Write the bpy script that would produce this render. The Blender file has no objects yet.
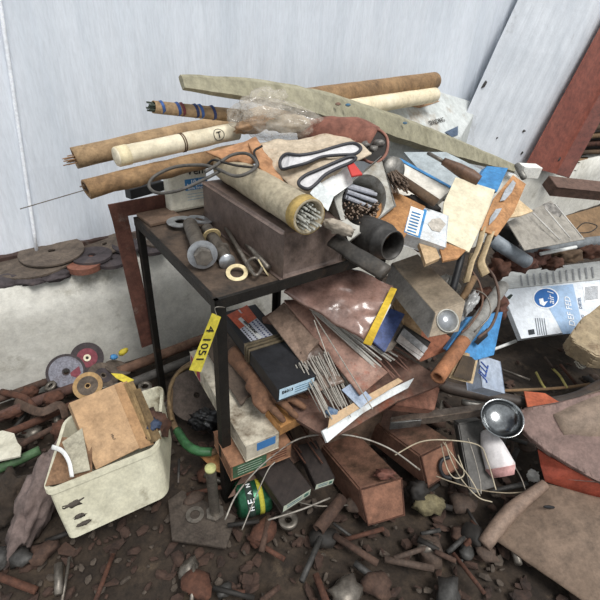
import bpy, bmesh, math, random
from mathutils import Vector, Matrix, noise
R = random.Random(7)
C = bpy.context.scene.collection
sc = bpy.context.scene
# ---------------------------------------------------------------- camera
F = 453.0; PITCH = math.radians(32.0); H = 1.26
NX = 48.0
roll = math.asin(NX / (F / math.tan(PITCH)))
fw = Vector((0, math.cos(PITCH), -math.sin(PITCH)))
r0 = Vector((1, 0, 0)); u0 = r0.cross(fw)
rt = (r0 * math.cos(roll) + u0 * math.sin(roll)).normalized()
up = rt.cross(fw)
cam = bpy.data.cameras.new('camera'); cam.sensor_width = 36; cam.lens = F / 600 * 36; cam.clip_start = 0.02
co = bpy.data.objects.new('camera', cam); C.objects.link(co)
co.matrix_world = Matrix.Translation((0, 0, H)) @ Matrix((rt, up, -fw)).transposed().to_4x4()
sc.camera = co
E3 = Vector((0, 0, H))
def ray(x, y): return fw + rt * ((x - 300) / F) - up * ((y - 300) / F)
def P(x, y, z):
    d = ray(x, y); return E3 + d * ((z - H) / d.z)
def PP(x, y, o, n):
    d = ray(x, y); return E3 + d * ((o - E3).dot(n) / d.dot(n))
# ---------------------------------------------------------------- materials
def lin(c):
    if isinstance(c, str):
        c = [int(c[i:i + 2], 16) / 255 for i in (0, 2, 4)]
    g = sum(c) / 3; c = [g + (v - g) * SAT for v in c]
    return tuple((v / 12.92 if v <= .04045 else ((v + .055) / 1.055) ** 2.4) for v in c) + (1.0,)
MC = {}
GR = [.55, 1.18]
SAT = .86
def M(c1, c2=None, c3=None, sc_=9.0, rough=.75, metal=0.0, bump=.25, bs=60.0, amt=.5, dsc=5.0, stretch=None, coat=0.0):
    """two colour mottling plus a third, patchy dirt colour"""
    key = (c1, c2, c3, sc_, rough, metal, bump, bs, amt, dsc, stretch, coat)
    if key in MC: return MC[key]
    m = bpy.data.materials.new('mat_' + str(len(MC))); m.use_nodes = True
    nt = m.node_tree; N = nt.nodes; L = nt.links
    b = N['Principled BSDF']; b.inputs['Roughness'].default_value = rough; b.inputs['Metallic'].default_value = metal
    if coat: b.inputs['Coat Weight'].default_value = coat
    tc = N.new('ShaderNodeTexCoord'); src = tc.outputs['Object']
    if stretch:
        mp = N.new('ShaderNodeMapping'); mp.inputs['Scale'].default_value = stretch; L.new(src, mp.inputs['Vector']); src = mp.outputs[0]
    def nz(s, d=6, r=.6):
        n = N.new('ShaderNodeTexNoise'); n.inputs['Scale'].default_value = s; n.inputs['Detail'].default_value = d
        n.inputs['Roughness'].default_value = r; L.new(src, n.inputs['Vector']); return n.outputs['Fac']
    def ramp(f, a, z):
        q = N.new('ShaderNodeMapRange'); q.inputs[1].default_value = a; q.inputs[2].default_value = z; L.new(f, q.inputs[0]); return q.outputs[0]
    def mix(f, a, bb):
        q = N.new('ShaderNodeMix'); q.data_type = 'RGBA'; L.new(f, q.inputs[0])
        for i, v in ((6, a), (7, bb)):
            if isinstance(v, tuple): q.inputs[i].default_value = v
            else: L.new(v, q.inputs[i])
        return q.outputs[2]
    col = lin(c1)
    if c2: col = mix(ramp(nz(sc_), .35, .68), col, lin(c2))
    if c3:
        lo = .72 - amt * .45
        col = mix(ramp(nz(dsc, 9, .7), lo, lo + .14), col, lin(c3))
    if amt:   # fine grime: small speckles and smears over the whole surface
        def grime(f, a, z, lo, hi):
            q = N.new('ShaderNodeMapRange'); q.inputs[1].default_value = a; q.inputs[2].default_value = z; q.inputs[3].default_value = lo; q.inputs[4].default_value = hi; L.new(f, q.inputs[0]); return q.outputs[0]
        lu = sum(lin(c1)[:3]) / 3; w_ = max(0, min(1, (lu - .12) / .35)); glo = GR[0] + (.84 - GR[0]) * w_ if GR[0] < .84 else GR[0]
        g1 = grime(nz(sc_ * 2.5 + 14, 8, .75), .32, .6, glo, GR[1]); g2 = grime(nz(150, 4, .7), .35, .6, .86 + .08 * w_, 1.05)
        mu = N.new('ShaderNodeMath'); mu.operation = 'MULTIPLY'; L.new(g1, mu.inputs[0]); L.new(g2, mu.inputs[1])
        vm = N.new('ShaderNodeVectorMath'); vm.operation = 'SCALE'; L.new(mu.outputs[0], vm.inputs['Scale'])
        if isinstance(col, tuple): vm.inputs[0].default_value = col[:3]
        else: L.new(col, vm.inputs[0])
        col = vm.outputs[0]
    if isinstance(col, tuple): b.inputs['Base Color'].default_value = col
    else: L.new(col, b.inputs['Base Color'])
    if bump:
        bp = N.new('ShaderNodeBump'); bp.inputs['Strength'].default_value = bump; bp.inputs['Distance'].default_value = .004
        L.new(nz(bs, 5, .65), bp.inputs['Height']); L.new(bp.outputs[0], b.inputs['Normal'])
    MC[key] = m; return m
def clear_plastic(tint, alpha, rough=.18):
    m = bpy.data.materials.new('clear_plastic'); m.use_nodes = True
    nt = m.node_tree; b = nt.nodes['Principled BSDF']
    b.inputs['Base Color'].default_value = lin(tint); b.inputs['Roughness'].default_value = rough; b.inputs['IOR'].default_value = 1.5
    n = nt.nodes.new('ShaderNodeTexNoise'); n.inputs['Scale'].default_value = 14; n.inputs['Detail'].default_value = 6
    q = nt.nodes.new('ShaderNodeMapRange'); q.inputs[1].default_value = .35; q.inputs[2].default_value = .7; q.inputs[3].default_value = alpha * .45; q.inputs[4].default_value = min(1, alpha * 1.5)
    nt.links.new(n.outputs['Fac'], q.inputs[0]); nt.links.new(q.outputs[0], b.inputs['Alpha'])
    return m
# ---------------------------------------------------------------- object helpers
def tag(o, label=None, cat=None, group=None, kind=None):
    if label: o['label'] = label
    if cat: o['category'] = cat
    if group: o['group'] = group
    if kind: o['kind'] = kind
    return o
def link(name, bm, mat, parent=None, smooth=False, label=None, cat=None, group=None, kind=None):
    bmesh.ops.recalc_face_normals(bm, faces=bm.faces)
    lo = Vector((1e9,) * 3); hi = -lo
    for v in bm.verts:
        for i in range(3):
            lo[i] = min(lo[i], v.co[i]); hi[i] = max(hi[i], v.co[i])
    o0 = parent_loc(parent) if parent else Vector(((lo.x + hi.x) / 2, (lo.y + hi.y) / 2, lo.z))
    for v in bm.verts: v.co -= o0
    me = bpy.data.meshes.new(name); bm.to_mesh(me); bm.free()
    for p in me.polygons: p.use_smooth = smooth
    mats = mat if isinstance(mat, (list, tuple)) else [mat]
    for m in mats: me.materials.append(m)
    o = bpy.data.objects.new(name, me); C.objects.link(o)
    if parent: o.parent = parent
    else: o.location = o0
    tag(o, label, cat, group, kind)
    return o
def parent_loc(p):
    v = Vector(p.location)
    while p.parent: p = p.parent; v = v + p.location
    return v
def thing(name, label, cat, loc, group=None):
    o = bpy.data.objects.new(name, None); o.empty_display_size = .05; C.objects.link(o); o.location = loc
    return tag(o, label, cat, group)
def jitter(bm, amp, freq, seed=0):
    s = Vector((seed * 7.3, seed * 3.1, seed * 1.7))
    for v in bm.verts:
        v.co += noise.noise_vector(v.co * freq + s) * amp
class Box:
    """true rectangular box; a-b and a-c edges of its top face, h = thickness away from the top"""
    def __init__(s, a, b, c, h, upv=None):
        s.ex = (b - a); s.lx = s.ex.length; s.ex.normalize()
        w = c - a; s.ly = (w - s.ex * w.dot(s.ex)).length
        s.ey = (w - s.ex * w.dot(s.ex)).normalized()
        s.n = s.ex.cross(s.ey)
        if s.n.dot(upv or Vector((0, 0, 1))) < 0: s.n = -s.n
        s.o = a; s.h = h
        s.c = a + s.ex * s.lx / 2 + s.ey * s.ly / 2 - s.n * h / 2
    def bm(s, bev=.002, cuts=0, amp=0, freq=12, seed=0, taper=0):
        bm = bmesh.new(); bmesh.ops.create_cube(bm, size=1)
        mt = Matrix((s.ex * s.lx, s.ey * s.ly, s.n * s.h)).transposed()
        for v in bm.verts:
            q = v.co.copy()
            if taper and q.z < 0: q.x *= 1 - taper; q.y *= 1 - taper
            v.co = s.c + mt @ q
        if cuts: bmesh.ops.subdivide_edges(bm, edges=bm.edges[:], cuts=cuts, use_grid_fill=True)
        elif bev: bmesh.ops.bevel(bm, geom=bm.edges[:], offset=min(bev, s.h * .3), segments=2, affect='EDGES', profile=.5)
        if amp: jitter(bm, amp, freq, seed)
        return bm
    def face(s, k):
        d = {'top': (s.n, s.ex, s.h, s.lx, s.ly), 'x0': (-s.ex, None, s.lx, s.ly, s.h), 'x1': (s.ex, None, s.lx, s.ly, s.h),
             'y0': (-s.ey, None, s.ly, s.lx, s.h), 'y1': (s.ey, None, s.ly, s.lx, s.h)}[k]
        n, ax, dep, w, hh = d
        if ax is None: ay = s.n; ax = ay.cross(n)
        else: ay = n.cross(ax)
        return dict(c=s.c + n * dep / 2, n=n, ax=ax, ay=ay, w=w, h=hh)
def on(f, u, v, off=.0008): return f['c'] + f['ax'] * (u * f['w'] / 2) + f['ay'] * (v * f['h'] / 2) + f['n'] * off
def quad_on(name, f, u0, v0, u1, v1, mat, parent, off=.0010, label=None):
    bm = bmesh.new(); t = .0008
    top = [bm.verts.new(on(f, u, v, off)) for u, v in ((u0, v0), (u1, v0), (u1, v1), (u0, v1))]
    bot = [bm.verts.new(v.co - f['n'] * t) for v in top]
    bm.faces.new(top); bm.faces.new(bot[::-1])
    for i in range(4): bm.faces.new((top[i], bot[i], bot[(i + 1) % 4], top[(i + 1) % 4]))
    return link(name, bm, mat, parent, label=label)
def poly_on(name, f, pts, mat, parent, off=.0012):
    bm = bmesh.new(); bm.faces.new([bm.verts.new(on(f, u, v, off)) for u, v in pts])
    r = bmesh.ops.extrude_face_region(bm, geom=bm.faces[:])
    for v in [g for g in r['geom'] if isinstance(g, bmesh.types.BMVert)]: v.co -= f['n'] * .0006
    return link(name, bm, mat, parent)
def text_on(s, f, u, v, width, mat, parent, rot=0, off=.0018, name='lettering', squash=1.0):
    cu = bpy.data.curves.new('t', 'FONT'); cu.body = s; cu.align_x = 'CENTER'; cu.align_y = 'CENTER'; cu.extrude = .01; cu.resolution_u = 2
    t = bpy.data.objects.new('t', cu); C.objects.link(t)
    me = bpy.data.meshes.new_from_object(t); bpy.data.objects.remove(t)
    xs = [q.co.x for q in me.vertices]; ys = [q.co.y for q in me.vertices]
    k = width / (max(xs) - min(xs)); mx = (max(xs) + min(xs)) / 2; my = (max(ys) + min(ys)) / 2
    c = on(f, u, v, off); a = math.radians(rot)
    ax = f['ax'] * math.cos(a) + f['ay'] * math.sin(a); ay = f['n'].cross(ax)
    bm = bmesh.new(); bm.from_mesh(me)
    for q in bm.verts:
        q.co = c + ax * ((q.co.x - mx) * k) + ay * ((q.co.y - my) * k * squash) + f['n'] * (.0006 if q.co.z > 0 else -.0008)
    bpy.data.meshes.remove(me)
    return link(name, bm, mat, parent)
def box(name, a, b, c, h, mat, parent=None, bev=.002, cuts=0, amp=0, freq=12, seed=0, upv=None, taper=0, **kw):
    B = Box(a, b, c, h, upv); o = link(name, B.bm(bev, cuts, amp, freq, seed, taper), mat, parent, **kw)
    return o, B
def frames(pts, closed=False):
    n = len(pts); T = []
    for i in range(n):
        if closed: T.append((pts[(i + 1) % n] - pts[i - 1]).normalized())
        else: T.append((pts[min(i + 1, n - 1)] - pts[max(i - 1, 0)]).normalized())
    a = T[0].orthogonal().normalized(); out = []
    for t in T:
        a = (a - t * a.dot(t)).normalized(); out.append((t, a, t.cross(a)))
    return out
def spline(pts, k=6, closed=False):
    if k <= 1 or len(pts) < 3: return pts
    out = []; n = len(pts); rng = n if closed else n - 1
    for i in range(rng):
        p0 = pts[(i - 1) % n] if (closed or i) else pts[0] * 2 - pts[1]
        p1 = pts[i]; p2 = pts[(i + 1) % n]
        p3 = pts[(i + 2) % n] if (closed or i < n - 2) else p2 * 2 - p1
        for j in range(k):
            t = j / k
            out.append(.5 * ((2 * p1) + (p2 - p0) * t + (2 * p0 - 5 * p1 + 4 * p2 - p3) * t * t + (3 * p1 - p0 - 3 * p2 + p3) * t ** 3))
    if not closed: out.append(pts[-1])
    return out
def sweep(bm, pts, r, seg=10, closed=False, cap=True, flat=None, k=6):
    """r: number, or list along the path; flat=(a,b) scales the two cross axes"""
    rs = r if isinstance(r, (list, tuple)) else None
    m = len(pts); P_ = spline(pts, k, closed); fr = frames(P_, closed); rings = []
    for i, (p, (t, a, b)) in enumerate(zip(P_, fr)):
        if rs:
            q = i / (len(P_) - 1) * (m - 1); j = min(int(q), m - 2); rr = rs[j] + (rs[j + 1] - rs[j]) * (q - j)
        else: rr = r
        fa, fb = flat or (1, 1)
        rings.append([bm.verts.new(p + a * (math.cos(2 * math.pi * s / seg) * rr * fa) + b * (math.sin(2 * math.pi * s / seg) * rr * fb)) for s in range(seg)])
    n = len(rings)
    for i in range(n if closed else n - 1):
        A, B = rings[i], rings[(i + 1) % n]
        for s in range(seg): bm.faces.new((A[s], A[(s + 1) % seg], B[(s + 1) % seg], B[s]))
    if cap and not closed: bm.faces.new(rings[0][::-1]); bm.faces.new(rings[-1])
    return bm
def tube(name, pts, r, mat, parent=None, seg=12, closed=False, flat=None, k=6, amp=0, freq=15, seed=0, **kw):
    bm = sweep(bmesh.new(), pts, r, seg, closed, True, flat, k)
    if amp: jitter(bm, amp, freq, seed)
    return link(name, bm, mat, parent, smooth=True, **kw)
def lathe(bm, c, n, prof, seg=32, ax=None):
    """prof: (radius, height along n) pairs, closed loop if first==last"""
    a = (ax or n.orthogonal()).normalized(); b = n.cross(a); rings = []
    for r, h in prof:
        if r < 1e-6: rings.append([bm.verts.new(c + n * h)])
        else: rings.append([bm.verts.new(c + n * h + a * (r * math.cos(2 * math.pi * s / seg)) + b * (r * math.sin(2 * math.pi * s / seg))) for s in range(seg)])
    for A, B in zip(rings[:-1], rings[1:]):
        for s in range(seg):
            t = (s + 1) % seg
            if len(A) == 1 and len(B) == 1: continue
            if len(A) == 1: bm.faces.new((A[0], B[t], B[s]))
            elif len(B) == 1: bm.faces.new((A[s], A[t], B[0]))
            else: bm.faces.new((A[s], A[t], B[t], B[s]))
    return bm
def turned(name, c, n, prof, mat, parent=None, seg=32, smooth=True, amp=0, freq=12, seed=0, **kw):
    bm = lathe(bmesh.new(), c, n.normalized(), prof, seg)
    if amp: jitter(bm, amp, freq, seed)
    bmesh.ops.remove_doubles(bm, verts=bm.verts, dist=1e-6)
    o = link(name, bm, mat, parent, **kw)
    for p in o.data.polygons: p.use_smooth = smooth
    return o
def ring_prof(r, ri, t): return [(ri, 0), (r, 0), (r, t), (ri, t), (ri, 0)]
def pipe(name, p0, p1, r, ri, mat, parent=None, seg=24, amp=0, **kw):
    n = (p1 - p0); L_ = n.length; n.normalize()
    k = 10 if amp else 1
    prof = [(r, L_ * i / k) for i in range(k + 1)] + [(ri, L_ - L_ * i / k) for i in range(k + 1)] + [(r, 0)]
    return turned(name, p0, n, prof, mat, parent, seg, amp=amp, **kw)
def slab(name, pts, t, mat, parent=None, d=None, bev=.0, amp=0, freq=10, seed=0, sub=0, **kw):
    """outline of world points with real thickness t"""
    bm = bmesh.new(); vs = [bm.verts.new(p) for p in pts]; f = bm.faces.new(vs); f.normal_update()
    n = f.normal.copy()
    if n.z < 0: n = -n
    d = (d or -n) * t
    r = bmesh.ops.extrude_face_region(bm, geom=[f])
    for v in [g for g in r['geom'] if isinstance(g, bmesh.types.BMVert)]: v.co += d
    if sub:
        bmesh.ops.triangulate(bm, faces=bm.faces[:]); bmesh.ops.subdivide_edges(bm, edges=bm.edges[:], cuts=sub, use_grid_fill=True)
    if bev: bmesh.ops.bevel(bm, geom=bm.edges[:], offset=bev, segments=2, affect='EDGES')
    if amp: jitter(bm, amp, freq, seed)
    return link(name, bm, mat, parent, **kw)
def patch(name, c, nx, ny, mat, parent=None, amp=.01, freq=12, t=.003, seed=0, bend=0, smooth=True, fold=None, ragged=0, **kw):
    """soft sheet between 4 corners (c00,c10,c11,c01) with folds"""
    a, b, c2, d = c; n = (b - a).cross(d - a).normalized()
    if n.z < 0: n = -n
    bm = bmesh.new(); G = []
    for i in range(nx + 1):
        row = []
        for j in range(ny + 1):
            u = i / nx; v = j / ny
            p = (a * (1 - u) + b * u) * (1 - v) + (d * (1 - u) + c2 * u) * v
            s = Vector((seed * 5.1, seed * 2.3, 0))
            w = noise.noise(p * freq + s) + .5 * noise.noise(p * freq * 2.3 + s)
            if fold: w += fold[1] * math.sin(fold[0] * (u * fold[2] + v * (1 - fold[2])) * 6.283 + 2 * noise.noise(p * 6))
            p = p + n * (amp * w + bend * (4 * u * (1 - u)) * (4 * v * (1 - v)))
            if ragged and (i in (0, nx) or j in (0, ny)): p += noise.noise_vector(p * 60) * ragged
            row.append(p)
        G.append(row)
    T_ = [[bm.verts.new(p) for p in r] for r in G]; B_ = [[bm.verts.new(p - n * t) for p in r] for r in G]
    for i in range(nx):
        for j in range(ny):
            bm.faces.new((T_[i][j], T_[i + 1][j], T_[i + 1][j + 1], T_[i][j + 1])); bm.faces.new((B_[i][j + 1], B_[i + 1][j + 1], B_[i + 1][j], B_[i][j]))
    for i in range(nx):
        bm.faces.new((T_[i][0], B_[i][0], B_[i + 1][0], T_[i + 1][0])); bm.faces.new((T_[i + 1][ny], B_[i + 1][ny], B_[i][ny], T_[i][ny]))
    for j in range(ny):
        bm.faces.new((T_[0][j + 1], B_[0][j + 1], B_[0][j], T_[0][j])); bm.faces.new((T_[nx][j], B_[nx][j], B_[nx][j + 1], T_[nx][j + 1]))
    return link(name, bm, mat, parent, smooth=smooth, **kw)
def blob(name, c, axes, mat, parent=None, amp=.01, freq=12, sub=3, seed=0, smooth=True, **kw):
    bm = bmesh.new(); bmesh.ops.create_icosphere(bm, subdivisions=sub, radius=1)
    mt = Matrix(axes).transposed()
    for v in bm.verts:
        q = v.co.normalized(); w = 1 + amp * (noise.noise(q * freq + Vector((seed, 0, 0))) + .5 * noise.noise(q * freq * 2.1 + Vector((seed, 3, 0))))
        v.co = c + mt @ (q * w)
    return link(name, bm, mat, parent, smooth=smooth, **kw)
def rods(name, label, cat, group, segs, r, mat, cap=None, seg=6):
    """countable loose rods: one mesh per nominal length, copied"""
    cache = {}
    for p0, p1 in segs:
        L_ = round((p1 - p0).length, 2); dr = (p1 - p0).normalized()
        if L_ not in cache:
            bm = bmesh.new(); lathe(bm, Vector(), Vector((0, 0, 1)), [(0, 0), (r, 0), (r, L_), (0, L_)], seg)
            me = bpy.data.meshes.new(name); bm.to_mesh(me); bm.free(); me.materials.append(mat)
            o = bpy.data.objects.new(name, me); cache[L_] = o
        else: o = cache[L_].copy()
        C.objects.link(o); o.location = p0
        o.rotation_mode = 'QUATERNION'; o.rotation_quaternion = Vector((0, 0, 1)).rotation_difference(dr)
        tag(o, label, cat, group)
def fan(c0, c1, rad, n, jit=.003, seed=1, back=0):
    """n rod axes running c0->c1 packed inside radius rad"""
    q = random.Random(seed); d = (c1 - c0).normalized(); a = d.orthogonal().normalized(); b = d.cross(a); out = []
    for i in range(n):
        rr = rad * math.sqrt((i + .5) / n); th = i * 2.39996
        e = a * (rr * math.cos(th)) + b * (rr * math.sin(th)); sh = d * q.uniform(-jit, jit) * 3
        out.append((c0 + e + sh, c1 + e * 1.02 + sh + a * q.uniform(-jit, jit)))
    return out
Z = Vector((0, 0, 1))
def proj(p):
    q = p - E3; w = q.dot(fw); return 300 + F * q.dot(rt) / w, 300 - F * q.dot(up) / w
def rise(p, py):
    """height to climb from p until it is seen at row py"""
    lo, hi = -1.0, 1.0
    for _ in range(50):
        m = (lo + hi) / 2
        if proj(p + Z * m)[1] > py: lo = m
        else: hi = m
    return lo
# ---------------------------------------------------------------- the frame everything is squared to
T = .72
A = P(215, 302, T); U = (P(350, 262, T) - A).normalized(); V = Vector((-U.y, U.x, 0))
W0 = P(0, 395, .03)
def PW(x, y, back=0): return PP(x, y, W0 + V * back, V)
ledge = PW(0, 290).z
print('LEDGE', ledge, PW(100, 272).z, PW(560, 180).z, 'A', A, 'dist', (P(133, 218, T) - A).length, (P(133, 218, T) - A).normalized().dot(V))
def W(s, back, z):   # along the wall, behind its face, height
    return Vector((W0.x, W0.y, 0)) + U * s + V * back + Z * z
# ---------------------------------------------------------------- setting
GR[:] = [.72, 1.1]
m_conc = M('c6c3b8', 'dcdad1', '857e6c', 5, .9, bump=.5, bs=35, amt=.33, dsc=4)
GR[:] = [.95, 1.03]
m_sheet = M('ccd4de', 'e6ebf3', 'b4b6b6', 3.5, .5, bump=.06, bs=14, amt=.2, dsc=2.5, stretch=(1, 1, .15))
m_sheet2 = M('c6ccd4', 'd9dee5', '9a9b9c', 6, .5, bump=.08, bs=20, amt=.26, dsc=4)
GR[:] = [.55, 1.18]
m_dirt = M('2a211a', '43362a', '5c4c3b', 14, .95, bump=1.0, bs=40, amt=.35, dsc=9)
m_rust = M('4e2f22', '6b4230', '2c1c16', 14, .85, .15, .5, 70, .45, 8)
m_redpaint = M('7f3d2e', '8f4b3a', '5f2c21', 6, .6, bump=.15, bs=30, amt=.3)
def quadmesh(name, pts, mat, **kw):
    bm = bmesh.new(); bm.faces.new([bm.verts.new(p) for p in pts]); return link(name, bm, mat, **kw)
bm = bmesh.new(); bmesh.ops.create_grid(bm, x_segments=120, y_segments=120, size=3.2)
for v in bm.verts:
    v.co += Vector((.6, 2.0, 0)); v.co.z = noise.noise(v.co * 5) * .018 + noise.noise(v.co * 19) * .008 - .012
link('floor', bm, m_dirt, smooth=True, kind='structure')
# concrete footing wall with a ledge
S0, S1 = -1.2, 5.2
bm = bmesh.new(); n1 = 90
rowz = [(0, -.03), (0, ledge * .33), (0, ledge * .66), (0, ledge), (.10, ledge), (.30, ledge)]
G = []
for i in range(n1 + 1):
    s_ = S0 + (S1 - S0) * i / n1
    G.append([bm.verts.new(W(s_, b_, z_) + (V * noise.noise(Vector((s_ * 4, z_ * 9, 2))) * .012 if b_ < .05 else Vector()) + Z * (noise.noise(Vector((s_ * 6, b_ * 9, 5))) * .008 if z_ == ledge else 0)) for b_, z_ in rowz])
for i in range(n1):
    for j in range(5): bm.faces.new((G[i][j], G[i + 1][j], G[i + 1][j + 1], G[i][j + 1]))
link('wall_lower', bm, m_conc, smooth=True, kind='structure')
# ribbed white sheeting above it
SB = .17; zb = PW(110, 238, SB).z; print('sheet bottom', zb, PW(0, 257, SB).z)
bm = bmesh.new(); pitch = .13; x = S0; prev = None
prof = [(0, 0), (.30, 0), (.42, .55), (.58, .55), (.70, 0)]
cols = []
while x < S1:
    for fx, fy in prof: cols.append((x + fx * pitch, SB - .009 * fy))
    x += pitch
zs = [zb, zb + .3, zb + .8, zb + 1.4, 3.0]
G = [[bm.verts.new(W(a_, b_ + noise.noise(Vector((a_ * 2.2, z_ * 2, 0))) * .016, z_)) for z_ in zs] for a_, b_ in cols]
for i in range(len(G) - 1):
    for j in range(len(zs) - 1): bm.faces.new((G[i][j], G[i + 1][j], G[i + 1][j + 1], G[i][j + 1]))
link('wall_back', bm, m_sheet, kind='structure')
# overlap seam of two sheets, and the torn lower rail
def seam(name, pa, pb, r_, mat):
    tube(name, [pa, (pa + pb) / 2 + V * .004, pb], r_, mat, seg=6, kind='structure')
p_ = PW(37, 252, SB - .02); q_ = PW(-12, -80, SB - .02)
seam('trim_1', p_, q_, .006, M('f2f5fa', 'dfe4ec'))
box('trim_2', W(S0, SB - .02, zb + .012), W(S1, SB - .02, zb + .012), W(S0, SB + .01, zb + .012), .03, M('3e2a24', '52382e', '8a8078', 12, .85, amt=.45), amp=.003, kind='structure')

# ---------------------------------------------------------------- the welding table
m_black = M('14120f', '231e19', '4a3626', 20, .6, .2, .4, 90, .3, 12)
m_top = M('4a3b2f', '5d4b3c', '2f2822', 9, .8, bump=.35, bs=45, amt=.4, dsc=6)
LX = .53; LY = (P(133, 218, T) - A).dot(V)
B0 = A + V * LY
tb = thing('work_table', 'black steel angle-iron table with a grimy brown top, loaded with shop clutter', 'table', A.xy.to_3d() + U * LX / 2 + V * LY / 2)
cA, cX, cY = A, A + U * LX, A + V * LY
ins = .008
box('tabletop', cA + U * ins + V * ins + Z * 0, cX - U * ins + V * ins, cY + U * ins - V * ins, .012, m_top, tb)
def rail(p, q, inward, nm='rail'):
    bm = bmesh.new(); d = (q - p); L_ = d.length; d.normalize()
    pr = [(0, 0), (.010, 0), (.010, -.004), (.004, -.004), (.004, -.026), (0, -.026)]
    a_ = [bm.verts.new(p + inward * u_ + Z * (w_ + .0025)) for u_, w_ in pr]; b_ = [bm.verts.new(v.co + d * L_) for v in a_]
    bm.faces.new(a_); bm.faces.new(b_[::-1])
    for i in range(6): bm.faces.new((a_[i], b_[i], b_[(i + 1) % 6], a_[(i + 1) % 6]))
    link(nm, bm, m_black, tb)
cD = cX + V * LY
rail(cA, cX, V); rail(cA, cY, U); rail(cY, cD, -V); rail(cX, cD, -U)
for p, sx, sy in ((cA, 1, 1), (cX, -1, 1), (cY, 1, -1), (cD, -1, -1)):
    bm = bmesh.new(); w_ = .026; t_ = .004
    pr = [(0, 0), (w_, 0), (w_, t_), (t_, t_), (t_, w_), (0, w_)]
    p = p + U * sx * .001 + V * sy * .001
    a_ = [bm.verts.new(p + U * sx * u_ + V * sy * v_ - Z * .001) for u_, v_ in pr]
    b_ = [bm.verts.new(Vector((v.co.x, v.co.y, -.01))) for v in a_]
    bm.faces.new(a_); bm.faces.new(b_[::-1])
    for i in range(6): bm.faces.new((a_[i], b_[i], b_[(i + 1) % 6], a_[(i + 1) % 6]))
    link('leg', bm, m_black, tb)
def fpt(f, x, y, off=.001):
    """pixel -> point on the plane of a face"""
    return PP(x, y, f['c'] + f['n'] * off, f['n'])
def text_at(s, f, x, y, x2, y2, width, mat, parent, off=.0018, squash=1.0, name='lettering'):
    c = fpt(f, x, y, 0); ax = (fpt(f, x2, y2, 0) - c).normalized()
    g = dict(c=c, n=f['n'], ax=ax, ay=f['n'].cross(ax), w=1, h=1)
    return text_on(s, g, 0, 0, width, mat, parent, 0, off, name, squash)
def poly_at(name, f, pix, mat, parent, off=.0012, label=None):
    bm = bmesh.new(); bm.faces.new([bm.verts.new(fpt(f, x, y, off)) for x, y in pix])
    r = bmesh.ops.extrude_face_region(bm, geom=bm.faces[:])
    for v in [g for g in r['geom'] if isinstance(g, bmesh.types.BMVert)]: v.co -= f['n'] * .0008
    return link(name, bm, mat, parent, label=label)
def dep(p): return (p - E3).dot(fw)
def px(p, n): return dep(p) * n / F
Pz = lambda pts: [P(*q) for q in pts]
# shared materials
m_kraft = M('997b57', 'ab8c65', '7a5a3c', 10, .85, bump=.3, bs=40, amt=.35, dsc=7)
m_kraft_d = M('8a6844', '9c7a52', '5e4630', 10, .85, bump=.35, bs=40, amt=.4, dsc=7)
m_cream = M('cfc2a4', 'dcd2b8', '9a835f', 8, .8, bump=.2, bs=40, amt=.35, dsc=6)
m_white = M('d8d9d6', 'e6e7e4', 'a39a88', 7, .6, bump=.1, bs=30, amt=.28, dsc=5)
m_brownsteel = M('6a5850', '7d6b62', '4c3d35', 7, .45, .1, .3, 30, .4, 5)
m_grey = M('7d7a74', '96938c', '5b4c3e', 9, .5, .6, .25, 40, .3, 6)
m_galv = M('9c9a92', 'b5b3aa', '75664f', 8, .45, .35, .15, 30, .35, 5)
m_steel = M('8e8f8e', 'a8a9a8', '6e6258', 12, .35, .9, .1, 50, .25, 9)
m_dark = M('1c1916', '2c2621', '4a3c2e', 12, .7, bump=.4, bs=50, amt=.25, dsc=9)
m_blk = M('191a1d', '24252a', '4d453c', 8, .55, bump=.15, bs=60, amt=.22, dsc=7)
m_blue = M('2f7dbd', '3a8ac8', '27618f', 8, .6, bump=.1, amt=.25)
m_rustlt = M('8a5234', '9f6642', '5c3524', 9, .8, .1, .4, 50, .42, 6)
m_rustpaper = M('8a5a48', 'a06f5a', '6a4636', 8, .8, bump=.45, bs=45, amt=.45, dsc=9)
m_rod = M('8d867c', 'a59e93', '5f4a3a', 30, .5, .3, .1, 80, .35, 25)
m_rodr = M('6e5a4b', '87725f', '4a382c', 30, .7, .1, .3, 80, .4, 25)
m_rodw = M('c3c2b8', 'a9aba3', '6f7a66', 30, .6, 0, .1, 80, .35, 25)
m_red = M('c8322c', 'd4403a', amt=0)
m_pap = M('e9e8e2', 'd9d6cc', 'b3a88f', 9, .7, bump=.1, amt=.3)
m_ink = M('16161a'); m_wtxt = M('f0f2f4'); m_lblue = M('a9cbe0', 'bcd8e8', '8d9ea6', 9, .5, amt=.25)
m_stone = M('6a5c52', '857468', '3e342c', 7, .9, bump=.7, bs=30, amt=.4)
m_wood = M('7e6142', '95744f', '4d3a28', 5, .85, bump=.4, bs=30, amt=.35, dsc=5, stretch=(1, 1, 1))
m_woodd = M('54402e', '6a5139', '33271d', 6, .85, bump=.4, bs=30, amt=.4)
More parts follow.
